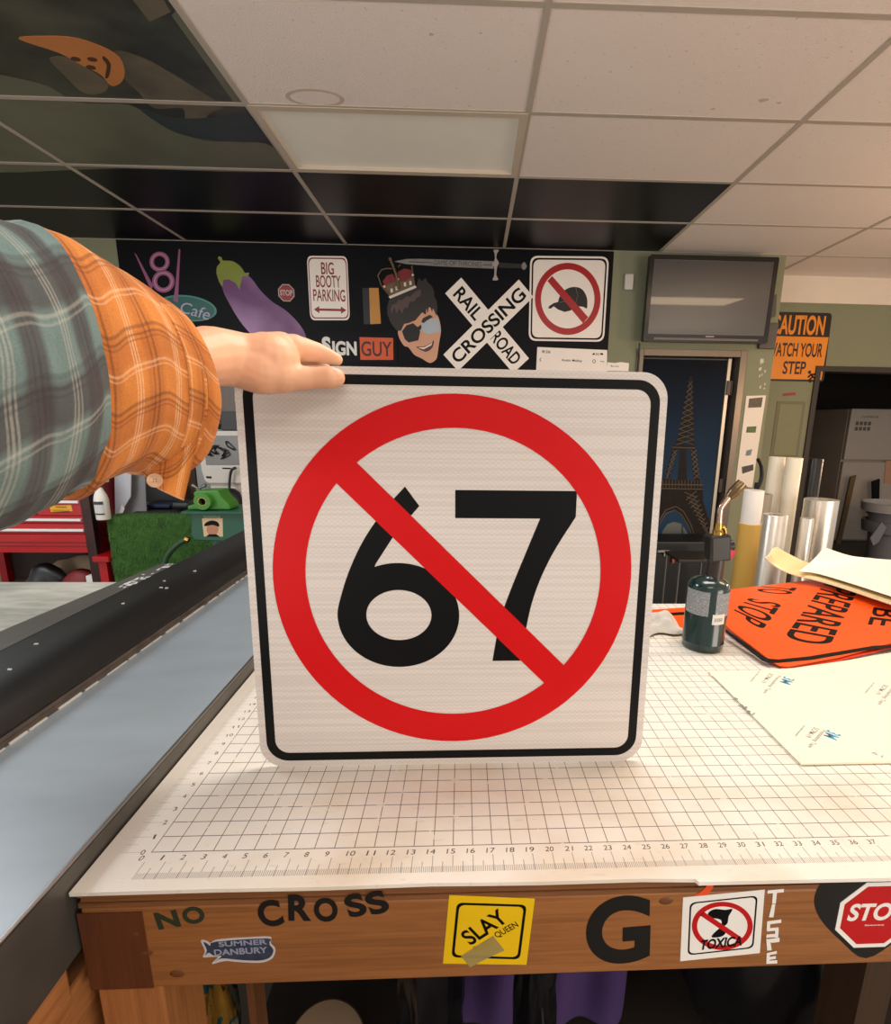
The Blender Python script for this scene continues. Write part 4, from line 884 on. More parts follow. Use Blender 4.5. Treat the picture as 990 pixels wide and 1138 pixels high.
# ================================================================== ROLLS STANDING BEHIND THE BENCH
def roll(px, py_top, py_bot, Y, wd_px, label, mt, hollow=.6, name='material_roll', lean=0, capm=None):
    top = onY(px, py_top, Y); Dp = (top-CAM).dot(FW); r = wd_px/2*Dp/FPX
    t = thing(name, label, 'roll', (top.x, top.y, -37), 'rolls standing behind the bench')
    ax = Vector((lean, 0, 1)).normalized(); base_ = top-ax*((top.z+37)/ax.z); L = (top-base_).length
    b = MB(); b.lathe([(r*hollow, 0), (r, 0), (r, L), (r*.985, L+.03), (r*hollow, L), (r*hollow, L-8), (.01, L-8)], base_, 28, ax, caps=False); b.build('roll_body', mt, t, smooth=40)
    return t, base_, ax, L, r
M_silv = mat('metallic_film', (236, 228, 214), .3, .75, noise=.25, nscale=5); M_clear = mat('film_white', (216, 204, 182), .35, noise=.08); M_tubw = mat('tube_white', (214, 208, 200), .5)
t, bs, ax, L, r = roll(838, 545, 660, 56, 21, 'yellow paper roll on a white core, standing nearest the door', M_tubw)
MB().lathe([(r*1.12, 0), (r*1.12, L-5.2), (r*.9, L-5.1)], bs, 28, ax).build('yellow_wrap', mat('yellow_wrap', (216, 172, 84), .45, noise=.12, nscale=3), t, smooth=40)
roll(849, 549, 660, 63, 17, 'grey roll half hidden behind the yellow roll', mat('grey_roll', (140, 128, 112), .5))
roll(864, 508, 650, 66, 17, 'left one of the two tall off-white rolls', M_clear)
roll(883, 509, 650, 63, 17, 'right one of the two tall off-white rolls', M_clear, lean=.0)
roll(907, 510, 650, 66, 15, 'tall black roll against the dark doorway', mat('black_roll', (14, 13, 14), .3), capm=None)
roll(862, 572, 660, 50, 25, 'shiny silver roll at the front with a bright edge', M_silv)
roll(913, 555, 650, 58, 34, 'widest silver film roll, standing under the black roll', M_silv)
roll(897, 576, 650, 53, 14, 'thin silver roll in front of the widest silver roll', M_silv)
q_ = onY(874, 585, 58); rows = [[q_+Vector((x*.9+.3*math.sin(z), -.2+.2*math.sin(3*x+z), -z*1.3)) for x in (0, .5, 1, 1.4)] for z in range(6)]
# black cable beside the strip
tag(MB().tube(spline([onY(842, 510, 70), onY(846, 518, 70), onY(846, 532, 70), onY(841, 545, 70), onY(838, 560, 70), Vector((onY(838,600,70).x, 70, -36.8))], 6), .35, 8).build('cable', M_dark, smooth=60), 'black curved cable rising behind the yellow roll', 'cable')

# ================================================================== IN FRONT OF THE DOOR, POSTER
t = thing('tower_poster', 'dark blue night poster of an iron lattice tower filling the door', 'poster', WALL.p((dL+dR)/2, 5, -1.7))
M_pb, h = newmat('poster_sky', .6); h.b.inputs['Specular IOR Level'].default_value = .1; v_ = h.tc.outputs['Object']; sx = h.nd('ShaderNodeSeparateXYZ'); h.lk(v_, sx.inputs[0])
n_ = h.noise(v_, 2.5, 4); f = h.math('MULTIPLY', h.math('ADD', h.math('SUBTRACT', .7, sx.outputs[2]), h.math('MULTIPLY', n_, .35)), .95)
h.lk(h.mix(h.math('MINIMUM', 1, h.math('MAXIMUM', 0, f)), lin((4, 10, 22)), lin((34, 58, 84))), h.b.inputs['Base Color'])
DF = Fr(WALL.p(0, 0, -1.8), WALL.U, (0, 0, 1))
MB().box(dL+1.2, dR-3.4, -34, dT-1, 0, .08, fr=DF).build('poster_sheet', M_pb, t)
KK = crop(700, 380, 3.414)
dp = lambda pts: [DF.hit(*p) for p in KK(pts)]
M_tw = mat('tower_iron', (40, 35, 32), .6, spec=.1, noise=.3, nscale=30); M_tl = mat('tower_light', (88, 76, 64), .5); M_td = mat('tower_dark', (20, 18, 20), .5)
b = MB()
b.prism(DF, dp([(226, 130), (236, 130), (239, 250), (243, 390), (222, 390), (222, 300), (208, 390), (172, 392), (197, 300), (215, 210)]), .08, .1)
b.prism(DF, dp([(163, 392), (244, 392), (246, 408), (160, 408)]), .08, .12)
b.prism(DF, dp([(160, 408), (180, 408), (160, 470), (150, 520), (128, 522), (146, 465)]), .08, .1); b.prism(DF, dp([(228, 408), (246, 408), (254, 470), (264, 530), (243, 530), (238, 470)]), .08, .1)
b.prism(DF, dp([(190, 410), (212, 410), (215, 525), (180, 525)]), .08, .095)
b.prism(DF, dp([(98, 520), (270, 528), (276, 556), (98, 552)]), .08, .12)
b.prism(DF, dp([(98, 552), (276, 556), (276, 600), (300, 680), (318, 755), (240, 755), (222, 700), (196, 655), (168, 636), (135, 648), (112, 685), (98, 720)]), .08, .1)
b.build('tower', M_tw, t)
b = MB()
def strut(p, q_, r=.16): b.tube([DF.p(*dp([p])[0], .1), DF.p(*dp([q_])[0], .1)], r, 5)
for i in range(12):
    y0 = 150+i*20; xl = 226-(y0-130)*.2; xr = 236+(y0-130)*.025
    strut((xl, y0), (xr, y0+20), .1); strut((xr, y0), (xl-4, y0+20), .1)
for i in range(6):
    y0 = 410+i*18; strut((178-i*6, y0), (160-i*5, y0+18)); strut((230+i*2, y0), (250+i*3, y0+18)); strut((250+i*2.4, y0), (232+i*2, y0+18)); strut((162-i*5, y0), (176-i*6, y0+18))
for x in range(100, 275, 12): strut((x, 524), (x, 552), .12)
for y in (400, 540, 556): strut((160 if y == 400 else 100, y), (245 if y == 400 else 276, y+3), .2)
pts = [(112, 690), (135, 652), (168, 638), (196, 657), (222, 702), (240, 752)]
for o in (0, -14): 
    for p, q_ in zip(pts, pts[1:]): strut((p[0]+(0 if p[0] < 168 else -o*.4), p[1]+o), (q_[0]+(0 if q_[0] < 168 else -o*.4), q_[1]+o), .2)
for i in range(10): strut((206+i*9, 570+i*17), (250+i*6, 590+i*17), .2); strut((250+i*6, 566+i*17), (212+i*9, 600+i*15), .15)
b.build('lattice', M_tl, t)
b = MB(); b.prism(DF, dp([(116, 756), (122, 720), (140, 692), (165, 682), (195, 690), (216, 722), (224, 756)]), .08, .11); b.build('arch_view', mat('arch_grey', (88, 94, 94), .6), t)
b = MB(); b.prism(DF, dp([(195, 690), (200, 690), (202, 756), (196, 756)]), .11, .13); b.build('arch_post', M_td, t)
CSK = crop(730, 580, 11.38)
t = thing('equipment_case', 'black equipment case with silver latch in front of the poster', 'case', onY(760, 640, 132))
p0, p1 = onY(731, 602, 128), onY(795, 650, 128)
MB().box(p0.x-8, p1.x+2, 128, 140, -37, p0.z).build('case_body', mat('case_black', (12, 18, 20), .45), t, bevel=.4)
MB().box(p0.x-8.3, p1.x+2.3, 127.6, 140.2, p0.z-4.2, p0.z-3.8).build('lid_seam', mat('seam_black', (34, 40, 42), .4), t)
q_ = onY(738, 612, 127.6); MB().box(q_.x-2.2, q_.x+1.5, 127, 127.8, q_.z-.4, q_.z+.3).box(q_.x-.2, q_.x+.2, 127, 127.7, q_.z-1.6, q_.z-.3).build('latch', M_steel, t)
q_ = onY(747.5, 622, 127.6); MB().box(q_.x-.3, q_.x+.3, 127, 127.6, q_.z-.9, q_.z+.9).build('orange_tag', mat('tag_orange', (200, 84, 50), .5), t)
t = thing('folding_stool', 'dark folding stool with thin silver leg in front of the black case', 'stool', onY(775, 640, 112))
q0_, q1_ = onY(754, 623, 112), onY(796, 626, 112)
MB().box(q0_.x, q1_.x+1, 112, 122, q0_.z-.6, q0_.z+.3).build('seat', mat('stool_seat', (40, 36, 36), .4), t, bevel=.2)
for x, y in ((q0_.x+.5, 112.4), (q1_.x+.4, 112.4), (q0_.x+.5, 121.5), (q1_.x+.4, 121.5)): MB().tube([(x, y, -37), (x, y, q0_.z-.4)], .3, 8).build('leg', M_steel, t, smooth=60)

# ================================================================== DARK STORE ROOM: FRIDGE AND BIN
f0, f1 = onY(947, 454, 235), onY(990, 460, 235)
t = thing('refrigerator', 'pale refrigerator standing in the dark room through the right doorway', 'refrigerator', (f0.x+16, 250, -37))
M_fr = mat('fridge_white', (176, 166, 156), .5, noise=.06); zs = onY(940, 512, 235).z
MB().box(f0.x, f0.x+34, 237, 266, -37, f0.z).build('cabinet', M_fr, t, bevel=.6)
MB().box(f0.x, f0.x+34, 235, 236.8, zs+.4, f0.z).build('freezer_door', M_fr, t, bevel=.5); MB().box(f0.x, f0.x+34, 235, 236.8, -36, zs-.4).build('fridge_door', M_fr, t, bevel=.5)
FF = Fr((0, 235, 0), (1, 0, 0), (0, 0, 1))
b = MB(); u, v = FF.hit(961, 460); text(b, FF, 'COMMERCIAL', u+3, v-1.4, 9, 1, 0, .06); 
for k in range(8): b.box(f0.x+3+(k % 4)*2.1, f0.x+4.5+(k % 4)*2.1, f0.z-8-(k//4)*2.6, f0.z-6.2-(k//4)*2.6, 0, .06, fr=FF)
b.build('door_notes', mat('note_ink', (90, 84, 78), .6), t)
for (x0, y0, x1, y1, x2, y2, x3, y3), mm, lb in (((944, 530, 950, 528, 940, 586, 933, 588), mat('wood_stick', (104, 82, 40), .6), 'brown wooden strip leaning against the refrigerator'), ((968, 535, 976, 532, 982, 570, 974, 572), M_ink, 'short black strip leaning against the refrigerator')):
    FL = Fr((0, 231, 0), (1, 0, 0), (0, 0, 1)); q = [FL.hit(x, y) for x, y in ((x0, y0), (x1, y1), (x2, y2), (x3, y3))]
    q[2] = (q[2][0]-(.8 if mm is M_ink else 2), -37) if True else q[2]; q[3] = (q[2][0]-2.4, -37)
    tag(MB().prism(FL, q, 0, 1).build('wood_strip', mm), lb, 'strip')
t = thing('trash_bin', 'grey round plastic bin with a rim caddy through the right doorway', 'bin', onY(985, 600, 190))
c_ = onY(990, 572, 196); rr = 9.5; M_bin = mat('bin_grey', (118, 120, 126), .45)
cx_, cy_ = c_.x+3.5, 198
MB().lathe([(7.6, -37), (9.6, c_.z-.6), (10.4, c_.z-.5), (10.4, c_.z+.5), (9.2, c_.z+.5), (8.8, c_.z-2), (7.0, -36), (.01, -36)], (cx_, cy_, 0), 40, caps=False).build('bin_body', M_bin, t, smooth=40)
b = MB(); b.lathe([(11.4, c_.z+1.2), (12.6, c_.z+1.2), (13.2, c_.z+4.8), (12.6, c_.z+5), (11.4, c_.z+2)], (cx_, cy_, 0), 40, caps=False)
b.build('caddy_rim', mat('caddy', (176, 176, 178), .45), t, smooth=40)
MB().lathe([(11.2, c_.z-8), (11.8, c_.z-3), (10.6, c_.z-3), (10.2, c_.z-8)], (cx_, cy_, 0), 40, caps=False).build('caddy_pocket', M_bin, t, smooth=40)
q = [onY(978, 580, 187.5), onY(984, 586, 187.2), onY(976, 602, 187), onY(969, 606, 187.4), onY(966, 598, 187.3)]
b = MB(); b.prism(Fr((0, 187, 0), (1, 0, 0), (0, 0, 1)), [(p.x, p.z) for p in q], -.3, .3); b.build('bag_flap', mat('bag_grey', (120, 122, 126), .5), t)
PN = Fr((0, 234.9, 0), (1, 0, 0), (0, 0, 1)); q = [PN.hit(*p) for p in ((984, 512), (1003, 512), (1000, 538), (982, 537))]
tag(MB().prism(PN, q, 0, .2).build('paper_note', mat('peach_card', (196, 150, 120), .7)), 'peach coloured paper note at the right side of the refrigerator', 'paper')

# ================================================================== BACKGROUND, LEFT
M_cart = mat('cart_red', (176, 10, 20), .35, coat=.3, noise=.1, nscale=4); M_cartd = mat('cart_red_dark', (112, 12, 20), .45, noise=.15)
M_trim = mat('drawer_trim', (228, 226, 224), .3)
cy = 100.0
pc = lambda px, py: onY(px, py, cy)
t = thing('tool_cart', 'red steel tool cart with white drawer pulls behind the pale table', 'tool cart', (-90, cy+8, -37))
xr = pc(93, 580).x; xl = xr-34; zt = pc(60, 543).z; zb = pc(95, 615).z
MB().box(xl, xr+1.6, cy+.6, cy+17, zb, zt+6).build('cabinet', M_cart, t, bevel=.2)
edges = [zb+.2, pc(40, 600).z-1.2, pc(50, 592).z-.4, pc(50, 580).z-.3, pc(50, 562).z-3.6, zt+5.5]
pulls = [(None), (589, 0, 94), (577.5, 0, 91), (557.5, 40, 88)]
zz = [zb, pc(50, 593.5).z, pc(50, 581.5).z, pc(50, 573).z, zt+5]
for i in range(4):
    d = MB().box(xl+.4, xr-.1, cy, cy+.8, zz[i]+.12, zz[i+1]-.12) if i < 3 else MB().box(pc(40, 560).x, xr-.1, cy, cy+.8, zz[i]+.12, zz[i+1]-.12)
    d = d.build('drawer', M_cart, t, bevel=.08)
    if i == 0:
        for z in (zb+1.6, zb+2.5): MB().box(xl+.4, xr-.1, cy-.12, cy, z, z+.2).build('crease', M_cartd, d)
    else:
        py, x0, x1 = pulls[i]; z = pc(50, py).z; x0_ = xl+.6 if x0 == 0 else pc(x0, py).x
        MB().box(x0_, pc(x1, py).x, cy-.5, cy+.1, z-.28, z+.28).build('pull', M_trim, d, bevel=.08)
d = MB().box(xl+.4, pc(34, 568).x+1, cy, cy+.8, zz[3]+.12, zz[4]-.12).build('drawer', M_cart, t, bevel=.08)
z = pc(20, 568).z; MB().box(xl+.6, pc(33, 568).x, cy-.5, cy+.1, z-.28, z+.28).build('pull', M_trim, d, bevel=.08)
LF = Fr((0, cy, 0), (1, 0, 0), (0, 0, 1))
q = [LF.hit(*p) for p in ((55, 562), (79, 561), (81, 568), (57, 569))]
MB().prism(LF, q, 0, .06).build('warning_label', mat('label_yellow', (222, 160, 28), .5), t)
b = MB(); u, v = LF.hit(68, 563.5); text(b, LF, 'WARNING', u, v, 2.6, .5, .06, .08); 
for k in range(3): b.box(q[0][0]+.5, q[1][0]-.5, v-.75-k*.24, v-.67-k*.24, .06, .08, fr=LF)
b.build('label_text', M_ink, t)
MB().box(xr+.2, xr+2.2, cy-.4, cy+1.2, -32, zt+6).build('corner_post', mat('post_dark', (62, 34, 30), .4, .3, noise=.5, nscale=10), t)
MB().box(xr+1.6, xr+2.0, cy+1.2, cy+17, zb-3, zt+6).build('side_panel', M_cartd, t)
for x, y in ((xl+.8, cy+.8), (xl+.8, cy+16), (xr+.4, cy+16)): MB().box(x-.9, x+.9, y-.9, y+.9, -33, zb).build('leg', M_cart, t)
MB().box(xl, xr+1.4, cy+.4, cy+17, -23.5, -22).build('lower_tray', M_cart, t, bevel=.15)
MB().box(xl, xr+1.4, cy+17, cy+17.4, -22, zb).build('dark_backing', mat('cart_void_shade', (36, 26, 22), .7), t)  # added dark sheet that stands for the shade under the cart
zsr = pc(118, 619).z
tlx = onY(118, 576, 99.0).x
MB().box(xr+2.0, tlx-.15, cy-2, cy+15, zsr-.8, zsr+.6).build('side_tray', M_cart, t, bevel=.15)
MB().box(xr+2.6, xr+4.4, cy-1, cy+.6, -33, zsr-.8).build('tray_leg', M_cart, t)
for x in (xl+1, xr+.2):
    for y in (cy+2, cy+15): MB().lathe([(2, -.8), (2, .8)], (x, y, -35), 20, (1, 0, 0)).build('caster', M_dark, t, smooth=40)
zsh = -22
for (x, y, r, sq, mt, nm, lb, ct) in ((pc(36, 640).x, cy+4, 3.6, (1.0, .8, 1.1), M_dark, 'black_bag', 'black bag among things under the red cart', 'bag'), (pc(75, 640).x, cy+4, 3.2, (1.1, .8, 1.0), mat('red_cloth', (120, 34, 36), .6), 'red_cloth', 'crumpled dark red cloth under the red cart', 'cloth'), (pc(58, 645).x, cy+12, 4.2, (2.2, .7, 1.0), mat('tan_cloth', (150, 134, 112), .7), 'tan_cloth', 'pale tan bundle under the red cart between black bag and red cloth', 'cloth')):
    b = MB(); z0 = zsh+r*sq[2]; b.ball((x, y, z0), r, 10, sq=sq)
    for i, v in enumerate(b.v): b.v[i] = v+Vector((x-v.x, y-v.y, 0))*(.45*mnoise.noise(v*.35))+Vector((0, 0, .8*mnoise.noise(v*.25) if v.z > zsh+1 else 0))
    tag(b.build(nm, mt, smooth=60), lb, ct)
tag(MB().box(xr-2.6, xr-.9, cy+1.4, cy+5, zsh+.05, pc(100, 642).z).box(xr-2.2, xr-1.3, cy+3, cy+5, pc(100, 642).z-.1, pc(100, 638).z).build('white_box', M_white, bevel=.2), 'small white plastic box on the cart tray beside the corner post', 'box')
# spray bottle
bt = onY(115.5, 577, 98.2); zt2 = bt.z
SBK = crop(0, 520, 6.1875)
k_ = (bt-CAM).dot(FW)/FPX
t = thing('spray_bottle', 'white spray bottle with trigger head and dark label beside the red cart', 'bottle', bt)
hB = onY(115, 541, 98.2).z-bt.z; rB = 7.0*k_
MB().lathe([(rB*.95, 0), (rB, .3), (rB, hB*.62), (rB*.85, hB*.75), (rB*.45, hB*.93), (rB*.36, hB)], bt, 28).build('bottle', mat('bottle_white', (226, 222, 214), .35), t, smooth=50)
MB().lathe([(rB*.42, hB-.1), (rB*.45, hB+.8)], bt, 20).build('neck_ring', M_dark, t, smooth=40)
b = MB(); b.prism(Fr(bt+Vector((0, .7, hB+.8)), (1, 0, 0), (0, 0, 1)), [(-1.5, 2.1), (-1.6, 1.2), (-.8, .9), (-.6, 0), (.6, 0), (.9, .8), (1.9, .2), (2.0, .8), (.9, 2.0), (0, 2.4)], 0, 1.4); b.build('trigger_head', M_white, t, bevel=.12)
a_ = [[(bt.x+(rB+.03)*math.cos(a), bt.y+(rB+.03)*math.sin(a), bt.z+z) for a in [math.radians(225+i*6) for i in range(16)]] for z in (hB*.16, hB*.58)]
MB().sheet(a_, -.03).build('label', mat('bottle_lab', (200, 200, 200), .5), t, smooth=50)
for f0_, f1_ in ((.48, .57), (.17, .21)): 
    a_ = [[(bt.x+(rB+.08)*math.cos(a), bt.y+(rB+.08)*math.sin(a), bt.z+z) for a in [math.radians(235+i*6) for i in range(14)]] for z in (hB*f0_, hB*f1_)]
    MB().sheet(a_, -.03).build('label_band', mat('label_dark', (50, 54, 64), .5), t, smooth=50)
# turf covered counter
ty = 99.0; tl, tr = onY(118, 576, ty), onY(300, 576, ty)
t = thing('turf_counter', 'counter with its front covered in green artificial turf left of the sign', 'counter', ((tl.x+tr.x)/2, ty+10, -37))
MB().box(tl.x+.3, tr.x+20, ty+.6, ty+26, -36.9, tl.z-.2).build('counter_body', mat('counter_dark', (40, 36, 32), .7), t)
M_turf = mat('turf_green', (60, 104, 38), .9, noise=.6, nscale=26, bump=1, bscale=160)
o = MB().box(tl.x, tr.x+20, ty, ty+.6, -36, tl.z+.3).box(tl.x, tr.x+20, ty+.6, ty+5, tl.z-.2, tl.z+.3).build('turf_cover', M_turf, t)
b = MB()
for k in range(9000):
    u_, v_ = random.random(), random.random(); x = tl.x+u_*(tr.x-tl.x+2); z = -22+v_*(tl.z+22.4)
    an = random.uniform(0, 6.28); L = random.uniform(.25, .6); dx, dz = L*math.cos(an)*.6, L*.5*math.sin(an)-.25
    b.add([(x-.06, ty, z), (x+.06, ty, z), (x+dx, ty-random.uniform(.25, .6), z+dz)], [(0, 1, 2)])
for k in range(900):
    x = tl.x+random.random()*(tr.x-tl.x+2); y = ty+random.uniform(0, 4.5); L = random.uniform(.3, .7)
    b.add([(x-.06, y, tl.z+.3), (x+.06, y, tl.z+.3), (x+random.uniform(-.2, .2), y+random.uniform(-.3, .1), tl.z+.3+L)], [(0, 1, 2)])
g = b.build('turf_blades', mat('turf_blade', (74, 126, 44), .8, noise=.5, nscale=40), t); g['kind'] = 'stuff'
# things on the counter
def bx(name, lb, ct, p0, p1, y, dy, mt, group=None, bev=.15, z0=None):
    a, c_ = onY(*p0, y), onY(*p1, y); return tag(MB().box(min(a.x, c_.x), max(a.x, c_.x), y, y+dy, tl.z+.3 if z0 is None else z0, max(a.z, c_.z)).build(name, mt, bevel=bev), lb, ct, group)
zc = tl.z+.32
def board(name, lb, pts, y, th, mt, ct='board'):
    F_ = Fr((0, y, 0), (1, 0, 0), (0, 0, 1)); q = [F_.hit(*p) for p in pts]; return tag(MB().prism(F_, q, -th, 0).build(name, mt), lb, ct)
M_pb2 = mat('poster_board', (184, 186, 192), .6)
board('foam_board', 'pale grey board standing on the turf counter, hanging below the cuff', [(127, 515), (146, 513), (145, 552), (130, 577), (128, 577)], 108, .3, M_pb2)
board('foam_board', 'grey board standing behind the pale board on the turf counter', [(136, 515), (160, 512), (163, 577), (136, 577)], 110, .3, mat('board_grey', (130, 130, 132), .6))
b = MB(); b.prism(Fr((0, 107.4, 0), (1, 0, 0), (0, 0, 1)), [(onY(x, y, 107.4).x, onY(x, y, 107.4).z) for x, y in ((135, 561), (138.5, 565), (131, 582), (130, 577))], -.05, 0); tag(b.build('paper_scrap', M_white), 'white torn paper scrap hanging on the turf edge', 'paper')
tag(MB().lathe([(1.7, 0), (1.7, 7), (1.3, 7.6)], (onY(122, 540, 112).x, 112, zc), 20).build('yellow_can', mat('can_yellow', (206, 164, 60), .4), smooth=40), 'yellow can behind the spray bottle', 'can')
bx('plastic_bin', 'blue plastic bin on the turf counter under the shirt cuff', 'bin', (156, 561), (190, 577), 112, 8, mat('bin_blue', (18, 34, 70), .45))
bx('dark_box', 'dark box behind the blue bin on the turf counter', 'box', (150, 540), (205, 577), 121, 6, mat('box_darkgrey', (70, 68, 70), .7))
bx('black_case', 'black tool bag right of the blue bin on the counter', 'bag', (188, 558), (212, 577), 109, 6, M_dark, bev=.8)
bx('brown_board', 'brown wooden board standing behind the green pump', 'board', (196, 470), (222, 577), 125, 1, mat('panel_brown', (74, 48, 28), .6, noise=.3))
# desktop machine
my = 116.0; P = lambda x, y: onY(x, y, my)
t = thing('desktop_machine', 'old off-white desktop machine with dark grey screen beside the sign edge', 'machine', (P(260, 540).x, my+8, zc))
MF = Fr((0, my, 0), (1, 0, 0), (0, 0, 1))
SK3 = crop(190, 420, 6.32); mh = lambda pts: [MF.hit(*p) for p in SK3(pts)]
M_beige = mat('machine_beige', (196, 190, 182), .5)
b = MB(); b.prism(MF, mh([(188, 385), (200, 372), (600, 372), (600, 742), (262, 742), (236, 725), (212, 650), (196, 520)]), -14, 0); b.build('housing', M_beige, t, bevel=.25)
b = MB(); b.prism(MF, mh([(226, 405), (560, 405), (560, 612), (248, 612)]), 0, .08); b.build('screen', mat('machine_screen', (66, 66, 64), .25), t)
b = MB(); b.prism(MF, mh([(248, 690), (285, 692), (284, 706), (250, 704)]), 0, .1); b.prism(MF, mh([(362, 630), (420, 631), (420, 640), (362, 639)]), 0, .1); b.build('small_mark', M_ink, t)
b = MB(); b.prism(MF, [(mh([(265, 742)])[0][0], mh([(265, 742)])[0][1]), (mh([(600, 742)])[0][0], mh([(600, 742)])[0][1]), (mh([(600, 742)])[0][0], zc), (mh([(265, 742)])[0][0], zc)], -13, -1.0); b.build('base', M_beige, t)
b = MB()
for k in range(9):
    x = 235+random.uniform(0, 200); y = 420+random.uniform(0, 90); b.tube(spline([MF.p(*mh([(x, y)])[0], .4), MF.p(*mh([(x+random.uniform(-60, 60), y+30)])[0], 1.4), MF.p(*mh([(x+random.uniform(-80, 80), y+60)])[0], .5)], 5), .22, 6)
b.build('wire_bundle', M_dark, t, smooth=60)
tag(MB().tube(spline([MF.p(*p, 1.2) for p in mh([(470, 628), (440, 645), (428, 700), (424, 780), (430, 880)])], 6), .35, 8).build('cable', M_dark, smooth=60), 'black cable hanging down the front of the off-white machine', 'cable')
p_ = onY(255, 468, my+4); zz_ = P(250, 479).z
tag(MB().box(onY(245, 470, my+2).x, onY(245, 470, my+2).x+9, my+2, my+10, zz_+.1, onY(250, 457, my+2).z).build('black_box', M_dark, bevel=.2), 'black box on top of the off-white machine', 'box')
b = MB()
for k in range(7):
    x0 = onY(228+k*2.5, 474, my+3).x; b.tube(spline([(x0, my+4, zz_+.3), (x0-1+random.random()*2, my+3.4, zz_+1.5+random.random()*2), (x0+2, my+4, zz_+1.2), (x0+3.4, my+4, zz_+.3)], 6), .2, 6)
tag(b.build('cable_tangle', M_dark, smooth=60), 'tangle of black cables on top of the off-white machine', 'cable')
ry = 137.2; rows = []
for j in range(8):
    row = []
    for i in range(9):
        p_ = onY(234+i*3.4-j*.2+ (3 if j > 3 else 0), 424+j*7, ry); row.append(p_+Vector((0, .35*math.sin(i*1.3+j*.4), 0)))
    rows.append(row)
tag(MB().sheet(rows, .1).build('hanging_cloth', mat('cloth_grey', (120, 112, 108), .9), smooth=80, sub=1), 'grey cloth hanging behind the off-white machine', 'cloth')
board('white_board', 'white board leaning at the wall behind the machine and hanging cloth', [(205, 405), (300, 405), (300, 760), (205, 760)], 138, .6, mat('board_pale', (206, 210, 206), .6))
q_ = onY(252, 557, 110); rr = 12*(q_-CAM).dot(FW)/FPX
tag(MB().lathe([(rr*1.05, 0), (rr, .5), (rr*.97, 2.2), (rr*.75, 4.0), (rr*.35, 4.9), (.1, 5.1)], (q_.x, 113, zc), 28).build('round_lid', M_dark, smooth=60), 'rounded black lid behind the green pump', 'lid')
# green pump on its tank
gy = 84.0; GF = Fr((0, gy, 0), (1, 0, 0), (0, 0, 1)); GK2 = crop(100, 480, 5.21); gh = lambda pts: [GF.hit(*p) for p in GK2(pts)]
M_g1 = mat('pump_tank_green', (22, 86, 62), .4, noise=.1); M_g2 = mat('pump_green', (66, 132, 44), .45, noise=.15, nscale=10)
gx = onY(240, 590, gy).x
t = thing('green_pump', 'green cast pump with round port on a dark green tank beside the sign edge', 'pump', (gx+2, gy+4, -37))
b = MB(); b.prism(GF, gh([(583, 470), (950, 470), (950, 640), (600, 628), (585, 610)]), -8, 0); b.build('tank', M_g1, t, bevel=.2)
b = MB(); b.prism(GF, gh([(536, 458), (960, 458), (960, 474), (540, 474)]), -9, .8); b.build('tank_lid', M_g1, t, bevel=.08)
MB().box(gx-1.5, gx+8, gy+1, gy+7, -37, gh([(700, 640)])[0][1]+1).build('pedestal', M_g1, t)
b = MB(); b.prism(GF, gh([(552, 455), (552, 432), (590, 425), (598, 395), (584, 360), (600, 345), (730, 342), (750, 380), (790, 420), (800, 440), (800, 455)]), -5.5, -.8); b.build('pump_body', M_g2, t, bevel=.25)
pc_ = gh([(655, 402)])[0]; r1 = gh([(704, 402)])[0][0]-pc_[0]
MB().lathe([(r1*.45, -3), (r1*.45, .5), (r1, .5), (r1, -2.5)], GF.p(pc_[0], pc_[1], 0), 28, (0, -1, 0), caps=False).build('port_ring', M_g2, t, smooth=40)
MB().lathe([(r1*.46, -.6), (.01, -.6)], GF.p(pc_[0], pc_[1], 0), 24, (0, -1, 0), caps=False).build('port_hole', M_ink, t)
MB().lathe([(r1*.5, .52), (r1*.43, .52), (r1*.43, .3), (r1*.5, .3)], GF.p(pc_[0], pc_[1], 0), 24, (0, -1, 0), caps=False).build('port_bush', M_brass, t, smooth=40)
for dx in (580, 625):
    a_, c_ = gh([(600, 345)])[0], gh([(dx-(18 if dx < 600 else -18), 314)])[0]
    b = MB(); b.tube([GF.p(a_[0], a_[1], -2), GF.p(a_[0], a_[1]+.5, -2)], .5, 10); b.tube([GF.p(a_[0], a_[1]+.3, -2), GF.p(c_[0], c_[1], -2)], [.22, .4], 8); b.build('wing_nut', M_steel, t, smooth=50)
b = MB(); u, v = gh([(705, 493)])[0]; text(b, GF, 'TOYOTAGI', u, v, 3.3, .42, 0, .06); b.build('lettering', mat('pump_text', (190, 200, 176), .5), t)
q = gh([(648, 500), (768, 500), (770, 606), (660, 606)]); MB().prism(GF, q, 0, .04).build('photo_sticker', mat('photo_cream', (212, 186, 148), .5), t)
b = MB(); b.prism(GF, gh(circ(710, 562, 34, 40, 20)), .04, .06); b.build('photo_face', mat('photo_face', (186, 128, 96), .5), t)
b = MB(); b.prism(GF, gh(sp2([(664, 545), (672, 525), (705, 512), (740, 522), (748, 548), (710, 538)], 3)), .06, .08); b.build('photo_cap', M_ink, t); b = MB(); b.prism(GF, gh([(672, 606), (690, 592), (732, 592), (752, 606)]), .06, .08); b.build('photo_collar', M_ink, t)
b = MB(); b.tube(spline([GF.p(*p, .6) for p in gh([(575, 620), (545, 630), (510, 655), (475, 690), (450, 735), (435, 800)])], 8), .55, 10); b.build('hose', mat('hose_green', (40, 72, 44), .4), t, smooth=60)
MB().tube([GF.p(*p, .6) for p in gh([(562, 616), (582, 622)])], .65, 10).build('hose_clamp', M_brass, t, smooth=60)

